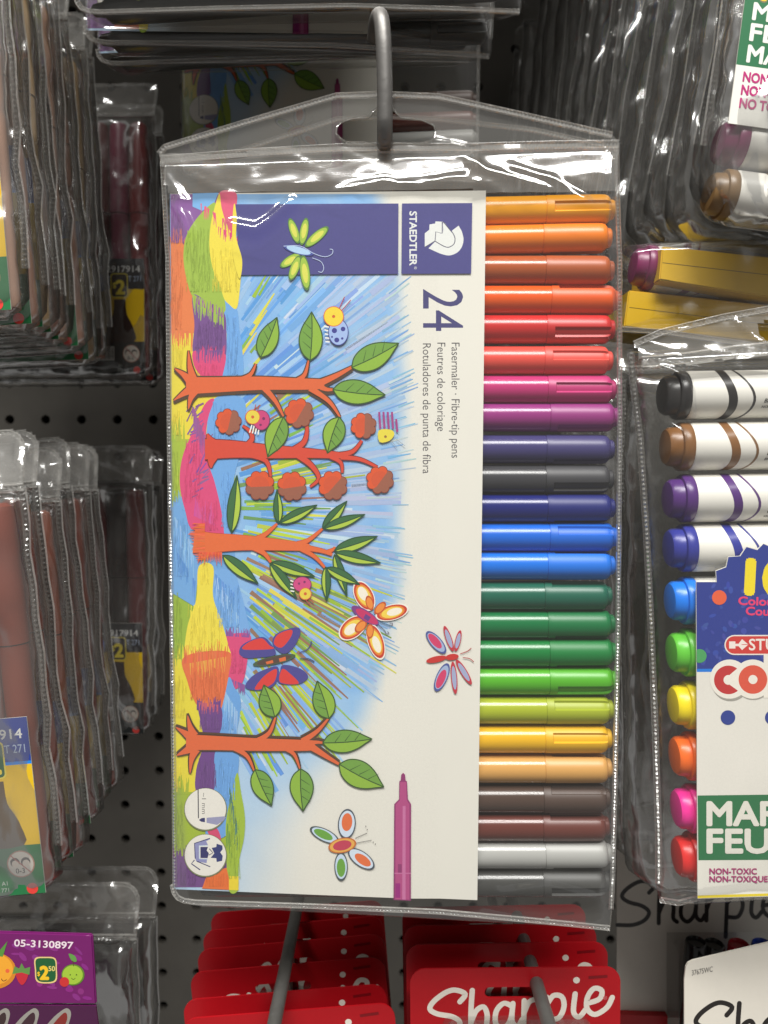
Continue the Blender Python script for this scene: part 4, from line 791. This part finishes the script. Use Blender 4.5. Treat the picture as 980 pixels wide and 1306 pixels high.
# further wallets behind it and the row above
WJ, HJ = .150, .208
ja = [wallet_proto('clear_wallet', WJ, HJ, .0155, .022, FILMW, 44, 64, .0014, rad=.008, seed=10 + k) for k in range(2)]
def place_j(k, X, Y, Z, yaw, roll, label):
    o = first_or_dup(USED, ja[k % 2]); o.matrix_world = put(None, X, Y, Z, yaw, 0, roll); tag(o, label, 'wallet', 'clear wallets of jumbo markers'); return o
for k, (Y, dx, rl, dz) in enumerate(((.272, .001, -1.5, 0), (.296, .0, -2.5, -.003), (.320, .003, -1, -.002), (.345, -.002, -3, 0), (.37, .002, -2, -.003))):
    o = place_j(k, .080 + WJ / 2 + dx, Y, .057 + dz, rnd.uniform(-2, 2), rl, '%s clear wallet of the right middle stack, behind the white jumbo markers' % ORD[k + 1])
    M = o.matrix_world.copy()
    for j in range(9):
        g = dup(j0, M @ Matrix.Translation((-WJ / 2 + .009, 0, -.034 - j * .0163)), '%s-ended marker, %s down in the %s wallet of the right middle stack' % (JC[j][1], ORD[j] if j else 'topmost', ORD[k + 1]), 'jumbo markers behind the right front wallet') if k < 0 else None
        if g:
            for ch in g.children:
                if not ch.name.startswith('barrel'):
                    for s_ in ch.material_slots: s_.link = 'OBJECT'; s_.material = MATS['jumbo_' + JC[j][1]]
S7Y = [.250, .266, .282, .297, .311, .325, .339, .353, .368, .384, .400, .418, .436, .456, .478, .5]; S7X = [890, 880, 858, 836, 808, 786, 768, 748, 734, 716, 704, 690, 680, 668, 656, 646]
S7R = [6.5, 9, 8, 11, 8.5, 10, 7, 8.5, 6, 7.5, 5, 6, 4, 5, 3, 4]
for k, (Y, xx_, rl) in enumerate(zip(S7Y, S7X, S7R)):
    Z = .067 + HJ + rnd.uniform(-.003, .003)
    o = place_j(k, edgeX(xx_, 200, Y, Z, WJ, rl, -1), Y, Z, rnd.uniform(-3, 3), rl, '%s clear wallet from the front in the upper right stack' % ORD[k]); M = o.matrix_world.copy()
    if k < 1:
        m = lambda x, y: (-WJ / 2 + .0035 + x * MM, -HJ + .0270 + .052 - y * MM)
        b_ = slab('insert_card', [m(0, 0), m(120, 0), m(120, 52), m(0, 52)], .0004, solid('card_stock', CREAM, .5), None, M @ Matrix.Translation((0, -.0081, 0)))
        tag(b_, 'green and white card with magenta lettering in the %s upper right wallet' % ORD[k], 'card insert', 'printed cards of the jumbo marker wallets'); z = Art(m, 1.5e-6)
        z.fill([(0, 0), (120, 0), (120, 52), (0, 52)], (222, 220, 212)); z.fill([(0, 9), (120, 9), (120, 35), (0, 35)], (44, 108, 70))
        z.text('NEW', 5.0, 15.8, 10.2, (120, 110, 80), 0, 26, bold=.06); z.text('NEW', 5.0, 15.6, 10, (236, 190, 50), 0, 26, bold=.04)
        for t_, y_ in (('MARKERS', 21.6), ('FEUTRES', 27.6), ('MARCADORES', 33.8)): z.text(t_, 3.0, y_, 4.7, (222, 222, 214), 0, 33 if len(t_) < 9 else 46, bold=.04)
        for t_, y_ in (('NON-TOXIC', 39.5), ('NON-TOXIQUE', 43.3), ('NO TÓXICO', 47.1)): z.text(t_, 2.6, y_, 2.7, (178, 44, 112), 0, len(t_) * 2.1, bold=.04)
        z.build('printed_front', b_)
        solid('jumbo_plum', (120, 34, 84), .35); solid('jumbo_olive brown', (120, 92, 56), .35)
        for j, ci in enumerate(('plum', 'olive brown')):
            g = dup(j0, M @ Matrix.Translation((-WJ / 2 + .0042 - j * .001, .0, -HJ + .0245 - j * .0152)), 'jumbo marker with %s end, lowest rows of the %s upper right wallet' % (ci, ORD[k]), 'jumbo markers in the upper right stack')
            for ch in g.children:
                if not ch.name.startswith('barrel'):
                    for s_ in ch.material_slots: s_.link = 'OBJECT'; s_.material = MATS['jumbo_' + ci]
# yellow cartons between the two stacks
YC = solid('yellow_board', (210, 168, 18), .5, 0, (120, .1, .0004, 4), .06)
def carton(name, outline_px, Y, depth, mat, label, cat, group=None):
    fr = vertical(outline_px[0][0], outline_px[0][1], Y); o = slab('carton_body', [fr.px(*p) for p in outline_px], depth, mat, None, fr.M)
    bm = bmesh.new(); bm.from_mesh(o.data); bmesh.ops.bevel(bm, geom=bm.edges[:], offset=.0004, segments=2, affect='EDGES', clamp_overlap=True); bm.to_mesh(o.data); bm.free()
    t = thing(name, fr.M, label, cat, group); o.parent = t; o.matrix_world = fr.M; return t, fr, o
for pts_, ln, lab in ((((845, 314), (1100, 340), (1100, 398), (841, 357)), ((845, 335), (1095, 364)), 'upper yellow carton lying in clear vinyl above the jumbo markers'), (((802, 370), (1100, 402), (1100, 450), (796, 417)), ((803, 392), (1095, 428)), 'lower yellow carton just above the header of the jumbo marker wallet')):
    t, fr, o = carton('yellow_carton', pts_, .262 if ln[0][0] > 820 else .268, .03, YC, lab, 'carton', 'yellow cartons between the right stacks')
    q = Art(lambda x, y: fr.px(x, y), 3e-6, 6e-4); q.h0 = 3e-5; q.stroke([ln[0], ln[1]], .8, (110, 90, 30)); l_ = q.build('flap_joint', t, fr.M); l_.matrix_world = fr.M
ff_ = vertical(800, 330, .262)
pw = thing('clear_wallet', ff_.M, 'crumpled clear pouch with a plum-coloured marker end beside the upper yellow carton', 'wallet', 'clear wallets of jumbo markers')
fp = lambda x, y: ff_.px(x, y)
pouch('pouch', [fp(792, 312), (fp(788, 340)), fp(786, 365), fp(790, 420)], [fp(1100, 300), fp(1100, 340), fp(1100, 425)], 60, 30, .009, .03, FILM, pw, ff_.M, None, .008, amp=.0014, seed=31)
seam('bottom_weld', [fp(790, 420), fp(850, 424), fp(1000, 446)], .002, pw, ff_.M)
g = dup(j0, vertical(806, 340, .2725).M @ Matrix.Rotation(R(6), 4, 'Y'), 'plum-ended jumbo marker lying in the crumpled pouch left of the yellow carton', 'jumbo markers in the upper right stack')
for ch in g.children:
    if not ch.name.startswith('barrel'):
        for s_ in ch.material_slots: s_.link = 'OBJECT'; s_.material = solid('jumbo_plum', (120, 34, 84), .35)
    elif ch.name.startswith('barrel'): pass
# ------------------------------------------------------------------ red blister cards on the two lower hooks
RED = solid('red_card', (170, 14, 24), .38, 0, (500, .06, .0003, 3), .05)
SCRIPT = [[(1.75, 1.62), (2.0, 1.95), (1.55, 2.22), (1.1, 2.18), (.55, 1.85), (.35, 1.5), (.7, 1.2), (1.4, .95), (1.75, .6), (1.5, .2), (.9, 0), (.1, .05)], [(2.33, 2.08), (2.27, 1.2), (2.25, 0)], [(2.25, .5), (2.5, 1.05), (2.85, 1.2), (3.02, .8), (3.0, .25), (3.2, .02)],
    [(4.2, 1.0), (3.8, 1.22), (3.45, .9), (3.42, .3), (3.75, 0), (4.1, .35), (4.22, 1.1)], [(4.22, 1.15), (4.18, .3), (4.45, .02), (4.65, .3)], [(4.75, 1.2), (4.72, .0)], [(4.74, .6), (4.98, 1.1), (5.35, 1.18)], [(5.8, 1.2), (5.72, -.9)], [(5.78, .8), (6.1, 1.22), (6.5, 1.1), (6.6, .6), (6.35, .1), (5.85, .12)],
    [(7.12, 1.15), (7.05, .3), (7.3, 0), (7.6, .3)], [(7.72, .6), (8.25, .72), (8.36, 1.1), (8.0, 1.27), (7.7, .9), (7.68, .35), (8.05, 0), (8.6, .25), (8.85, .7)]]
def script(q, x, y, un, slope, wd, col):
    mp = lambda p: (x + p[0] * un, y - p[1] * un - slope * p[0] * un)
    for s_ in SCRIPT:
        p = cr([mp(k) for k in s_], 5, False); q.stroke(p, wd, col, lay=q.k + 1)
        q.fill(circ(p[0][0], p[0][1], wd / 2, n=12), col, lay=q.k + 2); q.fill(circ(p[-1][0], p[-1][1], wd / 2, n=12), col, lay=q.k + 2); q.k += 3
    q.fill(circ(*mp((7.18, 1.8)), wd * .62), col)
def red_card(label, M, wmm, slot_c, sharp_full=True, group='', rear=False):
    W2 = wmm * MM; hgt = .110
    hole_ = [(u + slot_c * W2, z_) for u, z_ in rrect(-.0105, -.0105, .0105, -.0068, .0016)]
    o = slab('card_back', rrect(-W2 / 2, -hgt, W2 / 2, 0, .0052, 6), .0006, RED, None, M, [hole_])
    t = thing('blister_card', M, label, 'blister card', group); o.parent = t; o.matrix_world = M
    m = lambda x, y: (-W2 / 2 + x * MM, -y * MM); q = Art(m, 2e-6, 1.5e-5); q.k = 0
    script(q, 4.2, 25.8 + (3.2 if rear else 0), 7.4, .19 if rear else .15, 1.85, (224, 216, 204)); q.text('®', 66.5, 11.6, 1.3, (220, 130, 130)); q.line((61.5, 3.6), (68, 3.2), 1.0, (120, 12, 20))
    q.build('printed_lettering', t, M).matrix_world = M
    b = slab('blister', rrect(-W2 / 2 + .012, -hgt, W2 / 2 - .010, -.0182, .003), .012, FILM, t, M, front=-.0125); b.matrix_world = M
    return t
for k, (X_, Y_, yl, rl) in enumerate((((235 + 1), .260, 1300, -4.6), (233, .272, 1276, -4.8), (242, .284, 1241, -5.0), (251, .296, 1212, -5.2), (258, .308, 1188, -5.2), (268, .322, 1165, -4.5))):
    p = at(X_ if k else 232, yl, Y_); W2 = .0735
    Mx = Matrix.Translation(p) @ Matrix.Rotation(R(rl), 4, 'Y') @ Matrix.Translation((W2 / 2, 0, 0))
    red_card('red card with white script, %s from the front in the lower left pile' % ORD[k], Mx, 73.5, -.03, True, 'red blister cards on the lower hooks', True)
for k, (X_, Y_, yl, rl) in enumerate(((523, .260, 1236, -.6), (518, .272, 1205, -.8), (515, .285, 1181, -.6), (513, .300, 1158, -1))):
    p = at(X_, yl, Y_); W2 = .0725
    Mx = Matrix.Translation(p) @ Matrix.Rotation(R(rl), 4, 'Y') @ Matrix.Translation((W2 / 2, 0, 0))
    red_card('red card with white script, %s from the front in the lower right pile' % ORD[k], Mx, 72.5, .0, True, 'red blister cards on the lower hooks', k > 0)
def low_hook(pa, Ya, X2, drop, label):
    p = at(pa[0], pa[1], Ya); hk2 = thing('display_hook', Matrix.Translation((p.x, YB, p.z)), label, 'hook', 'steel display hooks')
    I4 = Matrix.Identity(4)
    tube('upper_arm', [(p.x + X2, YB, p.z + .006), (p.x, .40, p.z), (p.x, .225, p.z), (p.x, .2, p.z)], .0023, STEELD, hk2, I4, 14)
    tube('lower_arm', [(p.x + X2 - .002, YB, p.z - drop), (p.x - .004, .40, p.z - drop), (p.x - .004, .235, p.z - drop), (p.x - .004, .230, p.z - drop + .004)], .0020, STEELD, hk2, I4, 14)
    o = slab('back_plate', rrect(p.x + X2 - .014, p.z - drop - .012, p.x + X2 + .014, p.z + .016, .003), .0016, STEELD, hk2, I4, front=YB - .003)
low_hook((350, 1306), .240, 0, .017, 'dull steel hook arm running over the lower left pile of red cards')
low_hook((700, 1306), .240, 0, .017, 'dull steel hook arm running over the lower right pile of red cards')
# ------------------------------------------------------------------ white blister cards at the lower right
WCARD = solid('white_card', (214, 208, 196), .42, 0, (400, .05, .0003, 3), .03)
def white_card(Y, outl, label, scr, extra):
    fr = vertical(outl[0][0], outl[0][1], Y); o = slab('card_back', [fr.px(*p) for p in outl], .0007, WCARD, None, fr.M)
    t = thing('blister_card', fr.M, label, 'blister card', 'white blister cards at the lower right'); o.parent = t; o.matrix_world = fr.M
    q = Art(lambda x, y: fr.px(x, y), 2e-6); script(q, *scr, (38, 34, 32)); extra(q); q.build('printed_lettering', t, fr.M).matrix_world = fr.M; return t, fr
def rp(x0, y0, r): return [(x0 + r - r * math.cos(R(t)), y0 + r - r * math.sin(R(t))) for t in range(0, 91, 15)]
wt, wf = white_card(.330, rp(787, 1073, 10) + [(1100, 1073), (1100, 1298), (787, 1298)], 'shaded white card with black script standing behind the jumbo marker wallet', (785, 1181, 24.6, .06, 5.2), lambda q: q.text('37675WC', 795, 1084, 4, (90, 86, 82), 0, 24))
slab('red_base', [wf.px(*p) for p in ((787, 1300), (787, 1287), (848, 1289), (848, 1300))], .003, RED, wt, wf.M, front=-.0035).matrix_world = wf.M
slab('blister', [wf.px(*p) for p in ((850, 1188), (1100, 1188), (1100, 1340), (850, 1340))], .014, FILM, wt, wf.M, front=-.0145).matrix_world = wf.M
wt2, wf2 = white_card(.252, [(873, 1330), (873, 1250), (875, 1233), (878, 1228), (884, 1225), (990, 1200), (1100, 1176), (1100, 1380), (873, 1380)], 'white card with black script and a code, leaning at the lower right corner', (878, 1347, 28, .14, 6.2), lambda q: q.text('37675WC', 882.5, 1244, 6.4, (70, 68, 66), -11, 27, slant=.2))
for i, (x, y, c, nm) in enumerate(((888, 1200, (26, 24, 24), 'first black'), (911, 1203, (30, 27, 25), 'second black'), (943, 1203, (170, 22, 40), 'dark red'), (973, 1203, (36, 70, 180), 'blue'))):
    M = vertical(x, y, .312).M; o = bpy.data.objects.new('capped_marker', None); sc.collection.objects.link(o); o.empty_display_size = .01; o.matrix_world = M @ Matrix.Rotation(R(4), 4, 'X')
    tag(o, '%s capped marker in the blister behind the leaning white card' % nm, 'marker', 'capped markers of the white blister card')
    mm = solid('cap_' + nm, c, .22); q_ = lathe('cap', [(-.050, .0047), (-.012, .0047), (-.0018, .0044), (-.0004, .0041), (0, .0036), (-.0012, .0031), (-.0014, .0005)], mm, o, None, 28, axis='z'); q_.matrix_world = o.matrix_world
    tube('clip', [(0, -.0056, -.002), (0, -.0060, -.012), (0, -.0056, -.026)], .0008, mm, o, o.matrix_world, 8).matrix_world = o.matrix_world
    lathe('barrel', [(-.12, .0046), (-.0505, .0046), (-.0503, .004)], solid('dark_barrel', (46, 44, 44), .4), o, None, 24, axis='z').matrix_world = o.matrix_world
# ------------------------------------------------------------------ purple fruit carton at the lower left
PUR = solid('purple_card', (112, 28, 98), .4, 0, (300, .05, .0004, 3), .04)
t, fr, o = carton('fruit_carton', [(-140, 1185), (118, 1192), (123, 1281), (-140, 1279)], .240, .0012, PUR, 'purple carton printed with smiling fruit and a price, bottom left corner', 'carton')
q = Art(lambda x, y: fr.px(x, y), 2e-6, 3e-5)
for i in range(26): q.fill(circ(rnd.uniform(-5, 112), rnd.uniform(1200, 1274), rnd.uniform(3, 8), rnd.uniform(1.5, 4), 10, rnd.random()), jit((134, 44, 122), 5), lay=q.k + 1 + i)
q.k += 26
q.text('05-3130897', 18.5, 1206.5, 8.5, (232, 214, 222), 2.6, 75, bold=.03)
q.fill(circ(-6, 1238, 27, 23, 30), (206, 130, 40)); q.fill(circ(-7, 1236, 24, 20, 30), (232, 162, 50)); q.fill([(-14, 1218), (-4, 1196), (0, 1212), (10, 1200), (4, 1220)], (86, 140, 60)); q.fill(circ(10, 1238, 2.6), (226, 100, 60)); q.stroke(cr([(2, 1248), (5, 1251), (9, 1249)], 4, False), .9, (90, 40, 30))
q.fill(cr([(20, 1238), (27, 1234), (36, 1238), (35, 1248), (29, 1256), (23, 1250)], 4), (190, 44, 56)); q.fill([(16, 1242), (19, 1232), (25, 1235), (28, 1228), (32, 1235), (39, 1233), (38, 1243), (28, 1240)], (96, 140, 70))
q.fill(circ(93.5, 1243, 14.6, 13.5, 30), (96, 132, 40)); q.fill(circ(93, 1243, 13, 12, 30), (158, 190, 60)); q.fill(cr([(88, 1216), (96, 1219), (98, 1226), (92, 1225)], 4), (96, 150, 70)); q.stroke([(93, 1225), (94.5, 1232)], 1, (90, 70, 40)); q.fill(circ(82.6, 1252, 6.2), (196, 50, 50))
q.fill(circ(90, 1243, .9, n=8), (60, 80, 30)); q.fill(circ(98, 1243, .9, n=8), (60, 80, 30), lay=q.k); q.stroke(cr([(91.5, 1247), (94, 1249), (96.5, 1247)], 4, False), .7, (60, 80, 30))
q.fill(cr([(45, 1222), (58, 1220), (71, 1222), (73, 1236), (72, 1251), (59, 1254), (47, 1251), (45, 1237)], 4), (226, 196, 130)); q.fill(cr([(46.5, 1223.5), (58, 1221.6), (69.8, 1223.4), (71.4, 1236), (70.4, 1249.6), (59, 1252.3), (48.3, 1249.6), (46.6, 1237)], 4), (34, 92, 50))
q.text('2', 52, 1248.5, 16, (236, 190, 40), 0, 10, bold=.06); q.text('50', 62.5, 1238, 6, (226, 206, 120), 0, 8, bold=.03); q.text('$', 48.2, 1244, 5, (236, 190, 40), bold=.03)
q.build('printed_front', t, fr.M).matrix_world = fr.M
f2 = Fr(at(0, 1281.5, .2405), 0, 24, 0)
o2 = slab('lower_flap', [f2.px(*p) for p in ((-140, 1281), (122.5, 1283), (140, 1420), (-140, 1420))], .0006, PUR, t, f2.M); o2.matrix_world = f2.M
q = Art(lambda x, y: f2.px(x, y), 2e-6, 3e-5)
for x, c1, c2 in ((-4, (90, 60, 60), (196, 50, 60)), (33, (96, 50, 66), (186, 46, 50)), (74, (200, 60, 50), (236, 170, 50))):
    O_ = [(x - 22, 1345), (x - 20, 1318), (x - 8, 1300), (x + 6, 1288), (x + 13, 1286), (x + 17, 1293), (x + 13, 1310), (x + 6, 1345)]; q.fill(cr(O_, 4), (232, 226, 214)); In = [(x - 17, 1345), (x - 15, 1320), (x - 5, 1305), (x + 6, 1293), (x + 11, 1292), (x + 12, 1300), (x + 8, 1312), (x + 2, 1345)]; q.fill(cr(In, 4), c1); q.fill([(x - 17, 1345), (x - 13, 1313), (x + 8, 1312), (x + 2, 1345)], c2)
q.build('printed_flap', t, f2.M).matrix_world = f2.M
# dark packs behind the purple carton
BLK = solid('black_card', (30, 28, 28), .5)
for k, (x, y, Y) in enumerate(((176, 1190, .35), (152, 1200, .315))):
    p = at(x, y, Y); o = slab('black_pack', rrect(-.05, -.12, 0, 0, .003), .008, BLK, None, Matrix.Translation(p)); tag(o, '%s black pack hanging behind the purple fruit carton' % ('wider rear' if k == 0 else 'front'), 'pack', 'black packs behind the fruit carton')
    o = first_or_dup(USED, wa[k + 1]) if False else dup(wa[k + 1]); o.matrix_world = Matrix.Translation(at(x + 22, y - 75 + k * 12, Y - .008)) @ Matrix.Translation((-WM / 2, 0, 0)); tag(o, '%s clear wallet with a black pack, behind the purple fruit carton' % ('rear' if k == 0 else 'front'), 'wallet', 'clear wallets behind the fruit carton')
# colour names printed on the barrels
for i, o in enumerate(JM):
    if i in NAMES:
        vv = []; ff = []
        for r_, t_ in enumerate(NAMES[i]):
            vs, fs = textmesh(t_, .02); s_ = (.0017 if r_ < 1 else .0012) ; b_ = len(vv); vv += wrap([(a_ * s_ + b__ * s_ * .25, b__ * s_) for a_, b__ in vs], .0285 - r_ * .0004, -.42 - r_ * .24); ff += [tuple(b_ + k for k in f_) for f_ in fs]
        tx = mesh('colour_name', vv, ff, solid('label_ink', (60, 58, 60), .5), o, o.matrix_world); tx.matrix_world = o.matrix_world
